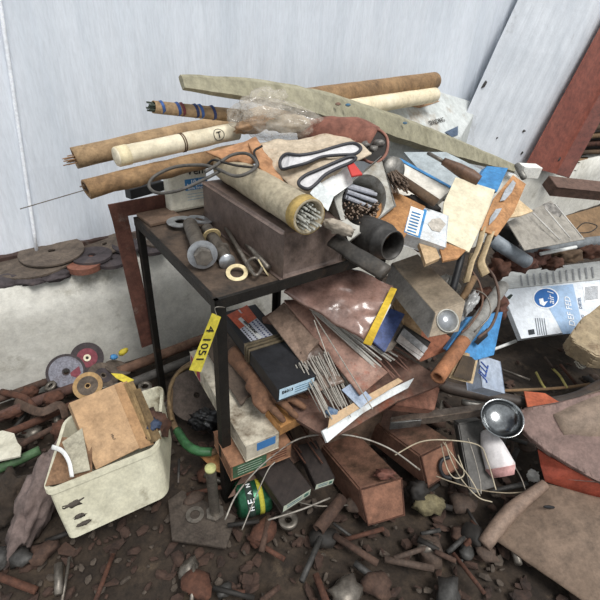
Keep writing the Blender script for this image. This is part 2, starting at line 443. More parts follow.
# ======================================================= ledge discs (left)
def disc(name, label, cat, c, n, r, t, mat, ri=None, lab=None, group=None, hub=None):
    ri = ri or r * .12
    if not lab and not hub:
        return turned(name, c, n, ring_prof(r, ri, t), mat, seg=40, smooth=False, amp=.0015, label=label, cat=cat, group=group)
    th = thing(name, label, cat, c, group)
    turned('abrasive_disc', c, n, ring_prof(r, ri, t), mat, th, 40, smooth=False)
    if lab: turned('paper_label', c + n * t, n, ring_prof(lab[0] * r, ri * 1.5, .0012), lab[1], th, 40, smooth=False)
    if hub: turned('hub', c + n * t, n, ring_prof(ri * 1.6, ri * .7, .004), hub, th, 24, smooth=False)
    return th
m_dsk = M('55493f', '6a5c4f', '3a302a', 12, .9, bump=.5, bs=80, amt=.35)
m_dskd = M('3b3436', '4c4345', '5a4a40', 12, .9, bump=.5, bs=80, amt=.3)
m_dskr = M('7d4a38', '8d5845', '4d3a33', 12, .9, bump=.5, bs=80, amt=.3)
zl = ledge
k = 0
def ldisc(x, y, zz, rp, t, mat, label, name='grinding_disc', cat='disc', ri=None, tilt=(0, 0), **kw):
    p = P(x, y, zz); disc(name, label, cat, p, (Z + Vector((tilt[0], tilt[1], 0))).normalized(), px(p, rp), t, mat, ri, **kw)
ldisc(22, 262, zl + .012, 42, .008, m_dskd, 'largest dark cutting disc at the bottom of the pile on the concrete ledge, far left', tilt=(.0, -.1))
ldisc(35, 257, zl + .026, 41, .007, m_dsk, 'wide grey brown cutting disc with rusty rim, second from the top of the ledge pile', tilt=(.0, -.08))
ldisc(52, 252, zl + .040, 30, .006, m_dsk, 'grey brown cutting disc with a small centre hole on top of the left ledge pile', tilt=(.0, -.06))
ldisc(85, 268, zl + .005, 16, .022, m_dskr, 'thick reddish grinding wheel sitting at the front edge of the concrete ledge', ri=.012)
ldisc(92, 257, zl + .025, 19, .010, m_dskd, 'dark flat disc with open centre lying on the red grinding wheel', ri=.014)
ldisc(112, 262, zl + .008, 16, .012, m_dskd, 'dark chipped disc on the ledge between red wheel and rusty steel strip')
ldisc(105, 245, zl + .030, 20, .006, m_dsk, 'thin grey disc tilted against the bottom of the white sheeting', tilt=(-.1, -.15))
ldisc(128, 247, zl + .028, 15, .010, m_dskd, 'dark small disc on the ledge directly behind the rusty steel strip')
ldisc(152, 250, zl + .015, 14, .012, m_dskd, 'dark disc on the ledge between the rusty strip and the back table leg')
ldisc(158, 243, zl + .027, 12, .008, m_dsk, 'small grey disc on the ledge seen just above the back table leg')
for i, (x, y, a, b) in enumerate(((5, 281, 24, 7), (33, 277, 22, 7), (56, 274, 16, 6))):
    p = P(x, y, zl + .004)
    blob('rusty_lump', p, (U * px(p, a), V * px(p, b * 2), Z * .018), m_dskd, amp=.35, seed=i, cat='scrap',
         label=('flat dark clinker lump at the far left front of the concrete ledge', 'flat dark clinker lump in the middle of three on the ledge', 'flat dark clinker lump beside the red grinding wheel')[i])
# ======================================================= rusty L strip left of the table
q0 = P(117, 212, .74); bz = None
def onU(x, y): return PP(x, y, q0, V)
m_lrust = M('5a3329', '6e4436', '8a7468', 10, .8, .1, .3, 60, .3, 12)
slab('rusty_bracket', [onU(108, 205), onU(176, 192), onU(178, 207), onU(128, 216), onU(156, 343), onU(142, 348), onU(113, 222)], .006, m_lrust, d=V, amp=.0008,
     label='rusty brown L-shaped steel strip standing upright beside the back left table leg', cat='bracket')
box('black_block', P(130, 190, .80), P(164, 181, .80), P(131, 186, .80), .03, m_blk, amp=.001, label='black metal block behind the table under the paper rolls', cat='block')
box('brown_board', P(136, 213, T + .012), P(150, 224, T + .012), P(166, 205, T + .012), .010, M('6b5443', '7a604c', '443429', 10, .8, amt=.35), label='thin brown board scrap on the back left corner of the table', cat='board')
# ======================================================= steel box on the table
K = P(281, 278, T + .003); hb = rise(K, 233); print('box h', hb)
Kz = Z * hb
o, bx = box('steel_box', K + Kz, P(206, 221, T + .003) + Kz, P(338, 260, T + .003) + Kz, hb, m_brownsteel, bev=.008, label='long brown steel electrode box with rounded corners lying on the table', cat='box')
zt = T + .003 + hb
# cardboard tube on it
def roll(name, label, a, b, rp, mat, core=None, capm=None, group=None, hollow=.86, amp=.002, band=None):
    n = (b - a).normalized(); r = px(a, rp); th = thing(name, label, 'roll', a, group)
    L_ = (b - a).length; k_ = 14
    if hollow:
        prof = [(r, L_ * i / k_) for i in range(k_ + 1)] + [(0, L_), (0, L_ * .8), (r * hollow, L_ * .8)] + [(r * hollow, L_ * (.8 - .2 * i)) for i in range(1, 5)] + [(r, 0)]
        prof[-2] = (r * hollow, 0)
    else: prof = [(0, 0)] + [(r * .96, 0)] + [(r, L_ * i / k_ + .002) for i in range(k_ + 1)] + [(0, L_)]
    turned('wrapper', a, n, prof, mat, th, 28, amp=amp, freq=18)
    for t_, w_, m_ in band or ():
        turned('paper_band', a + n * t_ * L_, n, [(r + .0012, 0), (r + .0018, w_), (r * .99, w_), (r * .99, 0), (r + .0012, 0)], m_, th, 28, amp=amp, freq=18)
    return th, a, b, r, n
ta, tbk = P(309, 217, zt + .045), P(226, 166, zt + .040)
th, a, b, r, n = roll('cardboard_tube', 'yellowed open cardboard tube full of pale rods lying on the brown steel box', ta, tbk, 18.5, M('a3957a', 'b5a88c', '86704c', 9, .7, bump=.2, amt=.35), hollow=.84, band=[(.0, .03, M('b3934a', 'bf9f57', '8a6f38'))])
rods('welding_rod', 'thin pale coated rod sticking out of the yellowed open tube', 'rod', 'pale rods in the open tube', [(p - (q - p).normalized() * R.uniform(-.004, .022), q) for p, q in fan(a, a + n * .20, r * .74, 34, .0045, 3)], .0024, m_rodw)
# white container
ja = P(171, 214, T + .002); jb = P(209, 207, T + .002); jh = rise(ja, 166)
jc = ja + (V * .045)
th = thing('plastic_container', 'off-white container with blue label at the back of the table', 'container', (ja + jb) / 2)
o, B = box('body', ja + Z * jh, jb + Z * jh, jc + Z * jh, jh, M('cfcbb8', 'dcd8c8', 'a49b80', 8, .5, bump=.1, amt=.3), th, bev=.010)
f = B.face('y0')
quad_on('label', f, -.18, -.12, .98, .35, m_blue, th, label='blue printed label')
text_on('Ven', f, .35, .68, B.lx * .42, m_ink, th); text_on('10.1', f, .35, .22, B.lx * .2, m_wtxt, th)
text_on('bulk pour', f, .35, .09, B.lx * .42, m_wtxt, th); text_on('wide range', f, .35, -.05, B.lx * .42, m_wtxt, th)
for i in range(3): quad_on('fine_print', f, -.1, -.3 - i * .12, .8, -.28 - i * .12, M('8fa9bb'), th)
# bolts and washers on the table
m_zinc = M('a9adb2', 'c2c6ca', '7c7468', 14, .35, .8, .1, 60, .25, 9)
def washer(x, y, z_, rp, n, label, mat=m_zinc, ri=.42, grp=None):
    p = P(x, y, z_); r_ = px(p, rp); turned('washer', p, n.normalized(), ring_prof(r_, r_ * ri, .003), mat, seg=32, smooth=False, label=label, cat='washer', group=grp)
def bolt(name, label, p0, p1, rp, mat, head=1.7, hh=.5, thread=True, parent=None):
    """p0 = head end, p1 = threaded end"""
    n = (p1 - p0).normalized(); L_ = (p1 - p0).length; r_ = px(p0, rp)
    th = thing(name, label, 'bolt', p0)
    prof = [(0, 0), (r_, 0)]
    m_ = int(L_ / .003)
    for i in range(m_):
        t_ = i / m_; prof += [(r_ * (1 if t_ < .4 or i % 2 else .9), L_ * t_ + .0005)]
    prof += [(r_ * .9, L_), (0, L_)]
    turned('shank', p0, n, prof, mat, th, 20)
    turned('head', p0 - n * r_ * hh * 2, n, [(0, 0), (r_ * head * .9, 0), (r_ * head, r_ * .2), (r_ * head, r_ * hh * 2), (0, r_ * hh * 2)], mat, th, 6, smooth=False)
    return th, r_, n
m_oldsteel = M('6c655c', '847c72', '4b3b2e', 14, .45, .6, .2, 60, .3, 9)
cdir = (E3 - P(205, 255, T)).normalized()
w0 = P(203, 256, T + .040); w1 = P(190, 224, T + .022)
bolt('hex_bolt', 'fat steel hex bolt with a big washer under its head on the table', w0, w1, 8.5, m_oldsteel, 1.15, .35)
nb = (w1 - w0).normalized()
p = w0 + nb * .006; turned('washer', p, nb, ring_prof(px(p, 15), px(p, 8.6), .004), m_zinc, seg=36, smooth=False, label='big bright washer at the head of the fat hex bolt nearest the table edge', cat='washer')
washer(181, 222, T + .014, 14, Z, 'bright washer lying flat by the white container, left of the pair')
washer(200, 220, T + .018, 12, Z + U * .2, 'bright washer leaning on another, right of the pair by the white container')
w0 = P(226, 260, T + .018); w1 = P(207, 229, T + .018)
th, r_, nb = bolt('round_bolt', 'slim round-headed steel bolt lying beside the fat hex bolt', w0, w1, 7, m_oldsteel, 1.0, .3)
turned('round_head', w0 - nb * .012, nb, [(0, 0), (r_ * 1.15, 0), (r_ * 1.2, .004), (0, .005)], m_zinc, th, 28)
turned('nut', w0 + nb * .045, nb, [(r_, 0), (r_ * 1.5, 0), (r_ * 1.5, .012), (r_, .012), (r_, 0)], m_oldsteel, th, 6, smooth=False)
washer(212, 236, T + .024, 9, (w1 - w0).normalized() + Z * .4, 'small tan ring around the slim bolt', M('c9b078', 'd8c28e'), .6)
for i, (pa, pb) in enumerate((((226, 228, .745), (252, 272, .735)), ((232, 226, .745), (268, 268, .735)))):
    tube('punch', [P(*pa), P(*pb)], .0085 if i else .006, m_oldsteel, seg=10, label=('thin dark steel punch on the table, nearest the bolts', 'thicker dark steel punch on the table next to the brown box')[i], cat='punch')
m_tan = M('cdb988', 'd9c89c', 'a08a5c', 9, .6, amt=.25)
washer(237, 273, T + .008, 11, Z - V * .35 - U * .2, 'tan fibre ring left at the table front edge', m_tan, .62)
washer(263, 268, T + .014, 10, U + Z * .6 - V * .3, 'tan fibre ring right, against the brown steel box', m_tan, .62)
bm = sweep(bmesh.new(), Pz([(252, 272, .740), (248, 262, .748), (256, 258, .750), (262, 267, .745), (257, 275, .740)]), .004, 8, True)
link('steel_hook', bm, m_oldsteel, smooth=True, label='small bent steel hook between the two tan rings on the table', cat='hook')
# ======================================================= paper rolls
rods('filler_rod', 'thin copper-coloured rod poking from the big kraft paper roll', 'rod', 'copper rods in the big kraft roll', [(p - (q - p).normalized() * R.uniform(.02, .045), q) for p, q in fan(P(76, 159, .87), P(110, 151, .87), px(P(76, 157, .87), 5), 14, .002, 5)], .0017, M('96704c', 'a98460'), seg=5)
roll('kraft_roll', 'long kraft paper roll with copper rod ends poking out at its left end', P(74, 158, .87), P(300, 107, .975), 10.5, m_kraft, hollow=.7, amp=.004)
roll('cream_roll', 'cream paper tube with a circled T mark, its capped end at the left', P(116, 157, .925), P(236, 131, .955), 9.5, m_cream, hollow=0, amp=.002, band=[(.01, .03, M('d9c9a0')), (.5, .003, m_woodd), (.515, .003, m_woodd)])
ra, rb = P(116, 157, .925), P(236, 131, .955); rr = px(ra, 9.5)
c_ = ra + (rb - ra) * .80; nn = (E3 - c_); ax_ = (rb - ra).normalized(); nn = (nn - ax_ * nn.dot(ax_)).normalized()
fr = dict(c=c_ + nn * rr, n=nn, ax=ax_, ay=nn.cross(ax_), w=.02, h=.02)
roll_o = [o for o in C.objects if o.name.startswith('cream_roll')][0]
bm = sweep(bmesh.new(), [on(fr, math.cos(t_ / 16 * 6.283) * 1.7, math.sin(t_ / 16 * 6.283) * 1.6, .0015 - .0062 * abs(math.sin(t_ / 16 * 6.283)) ** 2) for t_ in range(16)], .0009, 5, True, k=2)
link('circle_mark', bm, m_ink, roll_o); text_on('T', fr, 0, 0, .015, m_ink, roll_o, off=.0015)
roll('kraft_roll', 'crumpled brown kraft roll below the cream tube, rod ends at its left end', P(86, 189, .86), P(238, 152, .90), 10, m_kraft_d, hollow=.7, amp=.006)
rods('filler_rod', 'thin grey rod end poking from the lower crumpled kraft roll', 'rod', 'grey rods in the lower kraft roll', [(p - (q - p).normalized() * R.uniform(.0, .01), q) for p, q in fan(P(87, 188, .86), P(120, 180, .86), px(P(86, 188, .86), 5), 8, .002, 6)], .0017, m_rodr, seg=5)
rods('welding_wire', 'single long thin wire sticking far out left of the kraft rolls', 'wire', None, [(P(20, 209, .84), P(95, 187, .86))], .0013, m_oldsteel)
# striped roll
pa, pb = PW(153, 107, -.30), PW(250, 117, -.28)
th = thing('striped_roll', 'small brown paper roll with blue and red stripes and dark rod tips', 'roll', pa)
n = (pb - pa).normalized(); r = px(pa, 6)
turned('wrapper', pa, n, [(0, .01), (r * .8, .01), (r * .9, 0), (r, 0), (r * 1.25, (pb - pa).length), (0, (pb - pa).length)], m_kraft, th, 24, amp=.002)
for t_, m_ in ((.09, M('34599c')), (.30, M('2b4a8c', '34599c')), (.36, M('7a3038')), (.55, M('2b3a6c')), (.62, M('34599c')), (.8, M('2b3a6c'))):
    turned('stripe', pa + n * t_ * .2 * 1.1, (n + Z * .3).normalized(), [(r * (1.06 + t_ * .25), 0), (r * (1.08 + t_ * .25), .008), (r * .95, .008), (r * .95, 0), (r * (1.06 + t_ * .25), 0)], m_, th, 24)
rods('dark_rod', 'dark rod tip poking from the striped paper roll', 'rod', 'dark rods in the striped roll', [(p - (q - p).normalized() * R.uniform(.004, .014), q) for p, q in fan(pa, pa + n * .05, r * .7, 9, .002, 8)], .0026, M('4d5a4a', '2f352e'))
roll('kraft_roll', 'kraft paper roll at the top right behind the long green-grey bundle', PW(434, 81, .02), PW(300, 101, -.20), 8, m_kraft_d, hollow=0, amp=.002)
roll('cream_roll', 'smooth cream cardboard tube lying below the top right kraft roll', PW(434, 95, -.02), PW(320, 113, -.22), 7, M('dccba6', 'e6d8b8', 'b59c74', 9, .7, amt=.2), hollow=0, amp=.001)
# long flattened bundle
pts = [PW(*q) for q in ((181, 82, -.34), (255, 90, -.31), (325, 106, -.27), (400, 129, -.19), (460, 150, -.10), (516, 169, -.02))]
th = thing('wrapped_bundle', 'long green-grey paper-wrapped bundle lying diagonally over the whole heap', 'bundle', pts[2])
ws = [px(p, w_) for p, w_ in zip(pts, (7, 11, 13.5, 12.5, 9.5, 4))]; sp = spline(pts, 8); bm = bmesh.new(); RR = []
for i, p in enumerate(sp):
    t_ = (sp[min(i + 1, len(sp) - 1)] - sp[max(i - 1, 0)]).normalized(); q_ = i / 8; j_ = min(int(q_), len(ws) - 2); w_ = ws[j_] + (ws[j_ + 1] - ws[j_]) * (q_ - j_)
    tilt_ = (-V * .8 + Z * .6); sd = (tilt_.cross(t_)).normalized(); sd = sd if sd.z > 0 else -sd; dn = t_.cross(sd).normalized()
    if dn.dot(fw) > 0: dn = -dn
    RR.append([bm.verts.new(p + sd * w_ * a_ * 1.02 + dn * w_ * b_) for a_, b_ in ((-1, .3), (.5, .5), (.56, .48), (1, .2), (1, -.4), (.2, -.6), (-1, -.45))])
for A_, B_ in zip(RR[:-1], RR[1:]):
    for k_ in range(7): bm.faces.new((A_[k_], A_[(k_ + 1) % 7], B_[(k_ + 1) % 7], B_[k_]))
bm.faces.new(RR[0]); bm.faces.new(RR[-1][::-1]); jitter(bm, .004, 14)
m_bund = M('918b70', 'a49e84', '6f684e', 4, .75, bump=.2, bs=30, amt=.35, dsc=5)
link('wrapper', bm, m_bund, th)
for x, y, c_ in ((338, 104, '8a4a34'), (348, 105, '2c6a90'), (405, 123, '2c6a90')):
    p = PW(x, y, -.305 if x < 380 else -.225)
    bm = bmesh.new(); n_ = (E3 - p).normalized(); bmesh.ops.create_icosphere(bm, subdivisions=2, radius=1)
    for v in bm.verts: v.co = p + rt * v.co.x * .010 + up * v.co.y * .006 + n_ * v.co.z * .004
    link('stain', bm, M(c_, '6b6455', sc_=60), th)
# ======================================================= "sports goods" carton behind, leaning sheet, red beam
th = thing('large_carton', 'large dirty pale blue-white carton with faded printing behind the long bundle', 'carton', P(425, 110, .6))
q4 = [PW(379, 114, -.06), PW(432, 89, .13), PW(480, 104, .13)]; cn = (q4[1] - q4[0]).cross(q4[2] - q4[0]).normalized(); cn = cn if cn.z > 0 else -cn
q4 += [PP(460, 138, q4[0], cn), PP(395, 126, q4[0], cn)]
slab('body', q4, .18, M('b4b9b6', 'c6cac8', '97836a', 6, .7, bump=.1, amt=.36, dsc=4), th, d=-Z, bev=.003)
f = dict(c=q4[0], n=cn)
text_at('SPALDING', f, 436, 122, 450, 118, .16, M('4c4a46'), th, off=.006)
poly_at('printed_emblem', f, [(445, 132), (458, 126), (458, 135), (452, 137)], M('3c4f68', '5a6c84', sc_=40), th, .005)
poly_at('tear_patch', f, [(398, 104), (424, 97), (440, 101), (420, 108)], M('a5764a', 'b48a60', sc_=40), th, .004)
# leaning white sheet
def fromW(x, y, b): return PW(x, y, b)
bm = bmesh.new(); a0 = fromW(486, 70, .08); a1 = fromW(446, 158, .035); nrib = 9
b0 = fromW(578, 70, .08); b1 = fromW(524, 184, .02)
a0 = a0 + (a0 - a1) * 1.5; b0 = b0 + (b0 - b1) * 1.2
G = []
wn = V
for i in range(nrib * 4 + 1):
    u_ = i / (nrib * 4); hgt = (0, .0022, .0022, 0)[i % 4]
    G.append([bm.verts.new((a1 * (1 - u_) + b1 * u_) * (1 - t_) + (a0 * (1 - u_) + b0 * u_) * t_ - wn * (hgt + .01 * noise.noise(Vector((u_ * 3, t_ * 3, 1))))) for t_ in (0, .25, .5, .75, 1)])
for i in range(nrib * 4):
    for j in range(4): bm.faces.new((G[i][j], G[i + 1][j], G[i + 1][j + 1], G[i][j + 1]))
r = bmesh.ops.extrude_face_region(bm, geom=bm.faces[:])
for v in [g for g in r['geom'] if isinstance(g, bmesh.types.BMVert)]: v.co += V * .002
link('ribbed_sheet', bm, m_sheet2, label='white ribbed metal sheet leaning against the back wall beside the red steel beam', cat='sheet')
for i, (x, y, sx, sy) in enumerate(((523, 131, .016, .008), (497, 138, .006, .005), (522, 153, .007, .010), (484, 84, .012, .020))):
    p = PP(x, y, a1 - V * .004, (a0 - a1).cross(b1 - a1).normalized()); blob('rust_hole', p, (rt * sx, up * sy + rt * sy * .5, V * .002), m_dark, [o for o in C.objects if o.name == 'ribbed_sheet'][0], amp=.5, seed=i)
# red steel beam
rb0, rb1, rb2, rb3 = fromW(577, 72, .02), fromW(526, 166, -.04), fromW(556, 174, -.07), fromW(612, 85, -.02)
th = thing('steel_beam', 'red painted steel beam leaning at the top right edge', 'beam', rb1)
e_ = (rb0 - rb1); rb0 = rb1 + e_ * 2.2; rb3b = rb2 + e_ * 2.2
slab('web', [rb0, rb1, rb2, rb3b], .008, m_redpaint, th, d=V)
f1 = rb2 + (rb2 - rb1).normalized() * .03 - V * .08
slab('flange', [rb3b, rb2, f1, f1 + e_ * 2.2], .008, M('6e3226', '7c4032', '4e241b', 6, .6, amt=.4), th)
f_ = dict(c=(rb1 + rb2) / 2, n=-V)
bm = bmesh.new(); bmesh.ops.create_icosphere(bm, subdivisions=2, radius=1)
p = PP(559, 159, rb1, (rb0 - rb1).cross(rb2 - rb1).normalized())
for v in bm.verts: v.co = p + rt * v.co.x * .010 + up * v.co.y * .017 + rt * v.co.y * .008 - V * v.co.z * .006
link('bolt_hole', bm, m_dark, th, smooth=True)
# ======================================================= crumpled clear bag
th = thing('plastic_bag', 'crumpled clear plastic bag with brown contents on top of the paper rolls', 'bag', PW(270, 120, -.38))
bc = PW(268, 120, -.40); s_ = px(bc, 1)
m_bagc = clear_plastic('d2c9ba', .30, .08)
blob('bag_film', bc + rt * s_ * 4, (rt * s_ * 42 - up * s_ * 6, up * s_ * 20 + rt * 3 * s_, fw * -.05), m_bagc, th, amp=.30, freq=1.5, sub=5, seed=4)
blob('bag_neck', PW(263, 104, -.40), (rt * s_ * 20, up * s_ * 15 + rt * s_ * 4, fw * .03), m_bagc, th, amp=.5, freq=1.6, sub=4, seed=9)
blob('bag_contents', bc - rt * s_ * 13 - up * s_ * 5, (rt * s_ * 20 + up * s_ * 4, up * s_ * 7, fw * .03), M('b08862', 'c49f7a', '8a6548', 20, .8, amt=.3), th, amp=.35, freq=3, seed=2)
blob('bag_contents', bc + rt * s_ * 20 - up * s_ * 4, (rt * s_ * 22, up * s_ * 8 + rt * s_ * 3, fw * .03), M('a3937c', 'b8a890', '80705a', 20, .8, amt=.3), th, amp=.35, freq=3, seed=5)
# ======================================================= suede gauntlets
m_suede = M('b9a68c', 'c8b79f', '9a7450', 9, .95, bump=.4, bs=80, amt=.38, dsc=6)
m_suedeo = M('b07a50', 'c08c62', '8a5c3c', 9, .95, bump=.4, bs=80, amt=.3, dsc=6)
m_pipe = M('24242a', '303038', amt=0, rough=.5)
def DW(x, y, d): # point seen at a pixel, d metres along the view direction
    return E3 + ray(x, y) * d
th = thing('suede_gauntlet', 'tan suede welding gauntlet with a black-piped white lined cuff, upper of two', 'glove', DW(300, 160, 1.22))
patch('cuff', [DW(249, 147, 1.27), DW(292, 196, 1.14), DW(372, 150, 1.2), DW(338, 131, 1.32)], 26, 22, m_suede, th, amp=.012, freq=14, t=.006, seed=3, bend=.015)
patch('palm', [DW(206, 152, 1.24), DW(250, 165, 1.20), DW(268, 156, 1.2), DW(256, 137, 1.27)], 16, 12, m_suedeo, th, amp=.012, freq=14, t=.006, seed=6, bend=.01, label='orange-brown leather palm')
def cuff(loop, d, parent, fillc):
    pts_ = [DW(x, y, dd) for x, y, dd in loop]
    link('piping', sweep(bmesh.new(), pts_, .0042, 8, True, k=4), m_pipe, parent, smooth=True)
    bm = bmesh.new(); sp = spline([p + fw * .004 for p in pts_], 3, True); bm.faces.new([bm.verts.new(p) for p in sp]); bmesh.ops.triangulate(bm, faces=bm.faces[:])
    r = bmesh.ops.extrude_face_region(bm, geom=bm.faces[:])
    for v in [g for g in r['geom'] if isinstance(g, bmesh.types.BMVert)]: v.co += fw * .004
    link('lining', bm, fillc, parent)
m_lin = M('c4c2c4', 'd2d0d0', 'a09690', 12, .9, bump=.2, amt=.25)
cuff([(282, 169, 1.135), (280, 161, 1.14), (286, 154, 1.14), (300, 155, 1.14), (318, 152, 1.15), (338, 146, 1.16), (353, 143, 1.17), (361, 148, 1.16), (355, 154, 1.14), (340, 155, 1.13), (322, 157, 1.13), (307, 163, 1.12), (292, 167, 1.12)], 0, th, m_lin)
th = thing('suede_gauntlet', 'tan suede welding gauntlet with a narrow black-piped cuff, lower of two', 'glove', DW(320, 180, 1.12))
patch('cuff', [DW(264, 160, 1.18), DW(306, 200, 1.10), DW(352, 160, 1.12), DW(300, 158, 1.18)], 20, 16, m_suede, th, amp=.008, freq=14, t=.006, seed=8, bend=.006)
patch('back_of_hand', [DW(248, 142, 1.22), DW(258, 165, 1.16), DW(286, 186, 1.12), DW(272, 160, 1.18)], 16, 12, m_suedeo, th, amp=.008, freq=14, t=.006, seed=9, bend=.008, label='orange-brown leather back')
cuff([(300, 186, 1.075), (299, 181, 1.08), (306, 175, 1.085), (320, 169, 1.09), (336, 162, 1.10), (349, 157, 1.11), (356, 158, 1.11), (350, 163, 1.10), (338, 168, 1.09), (325, 175, 1.08), (316, 184, 1.075), (308, 189, 1.07)], 0, th, m_lin)
slab('white_card', [DW(x, y, d) for x, y, d in ((321, 183, 1.10), (348, 166, 1.13), (353, 183, 1.12), (333, 197, 1.09))], .003, m_white, bev=0, label='white card wedged beside the red plastic piece', cat='card')
slab('white_card', [DW(x, y, d) for x, y, d in ((310, 193, 1.07), (319, 181, 1.08), (334, 196, 1.075), (328, 211, 1.07))], .003, M('c6cdce', 'd2d7d6'), label='white card standing over the mouth of the open cardboard tube', cat='card')
slab('red_plastic', [DW(x, y, d) for x, y, d in ((347, 163, 1.10), (352, 160, 1.11), (363, 174, 1.09), (352, 176, 1.08))], .006, m_red, bev=.001, label='small red plastic piece between the gauntlets and the square duct', cat='scrap')
# ======================================================= square-to-round duct full of rods
g0, g1, g2 = DW(348, 243, 1.10), DW(381, 157, 1.24), DW(333, 198, 1.13)
gn = (g1 - g0).cross(g2 - g0).normalized()
if gn.dot(fw) > 0: gn = -gn
g3 = PP(395, 206, g0, gn)
th = thing('square_duct', 'galvanised square-to-round duct end packed with rods, facing the camera', 'duct', g0)
hc = PP(364, 201, g0, gn)
def hole(t_): return PP(364 + 22 * math.cos(t_) - 3 * math.sin(t_), 200 - 25 * math.sin(t_) - 6 * math.cos(t_), g0, gn)
bm = bmesh.new(); NN = 48
inn = [hole(i / NN * 6.283) for i in range(NN)]
quad = [g0, g3, g1, g2]; out = []
for p in inn:
    d_ = (p - hc).normalized(); best = None
    for i in range(4):
        a_, b_ = quad[i], quad[(i + 1) % 4]; e_ = (b_ - a_); nn_ = gn.cross(e_)
        dn = d_.dot(nn_)
        if abs(dn) > 1e-6:
            t_ = (a_ - hc).dot(nn_) / dn
            if t_ > 0 and (best is None or t_ < best): best = t_
    out.append(hc + d_ * best)
vi = [bm.verts.new(p) for p in inn]; vo = [bm.verts.new(p) for p in out]
vb = [bm.verts.new(p - gn * .02) for p in out]; vib = [bm.verts.new(p - gn * .10) for p in inn]
for i in range(NN):
    j = (i + 1) % NN
    bm.faces.new((vi[i], vo[i], vo[j], vi[j])); bm.faces.new((vo[i], vb[i], vb[j], vo[j])); bm.faces.new((vi[i], vi[j], vib[j], vib[i]))
link('face_plate', bm, m_galv, th)
bm = bmesh.new()
s1 = [p - gn * .02 for p in quad]; bk = [p * .6 + (sum(quad, Vector()) / 4) * .4 - gn * .16 + up * .02 - rt * .02 for p in quad]
v1 = [bm.verts.new(p) for p in s1]; v2 = [bm.verts.new(p) for p in bk]
for i in range(4): bm.faces.new((v1[i], v1[(i + 1) % 4], v2[(i + 1) % 4], v2[i]))
link('duct_body', bm, m_galv, th)
tube('rolled_edge', [p + gn * .001 for p in (g0, g3, g1, g2)], .003, m_grey, th, seg=6, closed=True, k=1)
rin = (inn[0] - hc).length * .82
segs = []
for i in range(90):
    a_ = R.uniform(3.0, 6.4); rr = R.random() ** .5 * .92
    x = 362 + 20 * rr * math.cos(a_); y = 203 - 22 * rr * math.sin(a_)
    p = PP(x, y, g0, gn); segs.append((p - gn * R.uniform(.0, .015), p - gn * .11 + rt * R.uniform(-.004, .004)))
rods('coated_rod', 'rusty brown coated rod end packed in the lower half of the square duct', 'rod', 'brown rods in the square duct', segs, .0026, m_rodr)
segs = []
for i in range(9):
    p = PP(349 + R.uniform(-1, 2), 196 - i * 2.2 + R.uniform(-1, 1), g0, gn) - gn * (.012 + .006 * (i % 3)); e = PP(383 + R.uniform(-2, 1), 204 - i * 2.6, g0, gn) - gn * (.030 + .008 * (i % 3)); segs.append((p, e))
rods('pale_rod', 'thicker pale blue-grey rod in the upper half of the square duct', 'rod', 'pale rods in the square duct', segs, .0055, M('9a9ca6', 'adb0b8', '6c6a6c', amt=.3), seg=8)
# leather cuff boot / red-brown mitt behind
th = thing('leather_pouch', 'reddish-brown leather pouch with an open mouth showing grey scrap, behind the square duct', 'pouch', DW(365, 145, 1.35))
tube('pouch_body', [DW(300, 131, 1.36), DW(330, 135, 1.34), DW(352, 139, 1.33), DW(374, 146, 1.31)], [.03, .052, .060, .052], M('7d4b3c', '935c4a', '5c3a30', 8, .85, amt=.35), th, seg=20, amp=.008)
mo = DW(369, 145, 1.30); mn = (E3 - mo).normalized() + rt * .35; mn.normalize()
link('pouch_rim', sweep(bmesh.new(), [DW(x, y, d) for x, y, d in ((354, 146, 1.27), (360, 134, 1.28), (376, 129, 1.29), (387, 138, 1.28), (386, 154, 1.25), (375, 163, 1.23), (362, 158, 1.24))], .004, 8, True), M('8a5748', '9f6a58', amt=.2), th, smooth=True)
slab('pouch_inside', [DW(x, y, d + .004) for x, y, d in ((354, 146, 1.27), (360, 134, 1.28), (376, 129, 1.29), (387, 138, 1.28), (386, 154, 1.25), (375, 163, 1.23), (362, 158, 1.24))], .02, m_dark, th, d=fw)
for i, (x, y) in enumerate(((365, 145), (373, 149), (379, 143), (369, 155))):
    blob('metal_lump', DW(x, y, 1.262), (rt * .014, up * .010, fw * .012), M('77726c', '8b8680', '4c433c', 20, .5, .4, amt=.4), amp=.5, seed=i, sub=2, cat='scrap', group='grey lumps in the leather pouch', label='grey metal lump inside the mouth of the leather pouch')
# electrode tin end cap and second rod bundle
pcp = DW(391, 170, 1.30); turned('round_tin', pcp, (E3 - pcp).normalized() + rt * .6, [(0, 0), (.036, 0), (.038, .004), (.036, .016), (0, .018)], m_grey, label='round grey tin lid standing behind the square duct', cat='lid')
o, B = box('rod_carton', DW(366, 222, 1.16), DW(392, 190, 1.26), DW(402, 240, 1.14), .035, M('a5703f', 'b5804c', '7c5230', 9, .85, amt=.35), upv=-fw, bev=.001, label='orange-brown open cardboard box of rods right of the square duct', cat='box')
rods('coated_rod', 'grey-brown rod end in the orange-brown box beside the duct', 'rod', 'rods in the orange-brown box', [(DW(396 + R.uniform(-4, 13), 186 + R.uniform(-7, 8), 1.2 + R.uniform(0, .02)), DW(384 + R.uniform(-4, 8), 170 + R.uniform(-6, 6), 1.33)) for _ in range(34)], .0026, m_rodr)
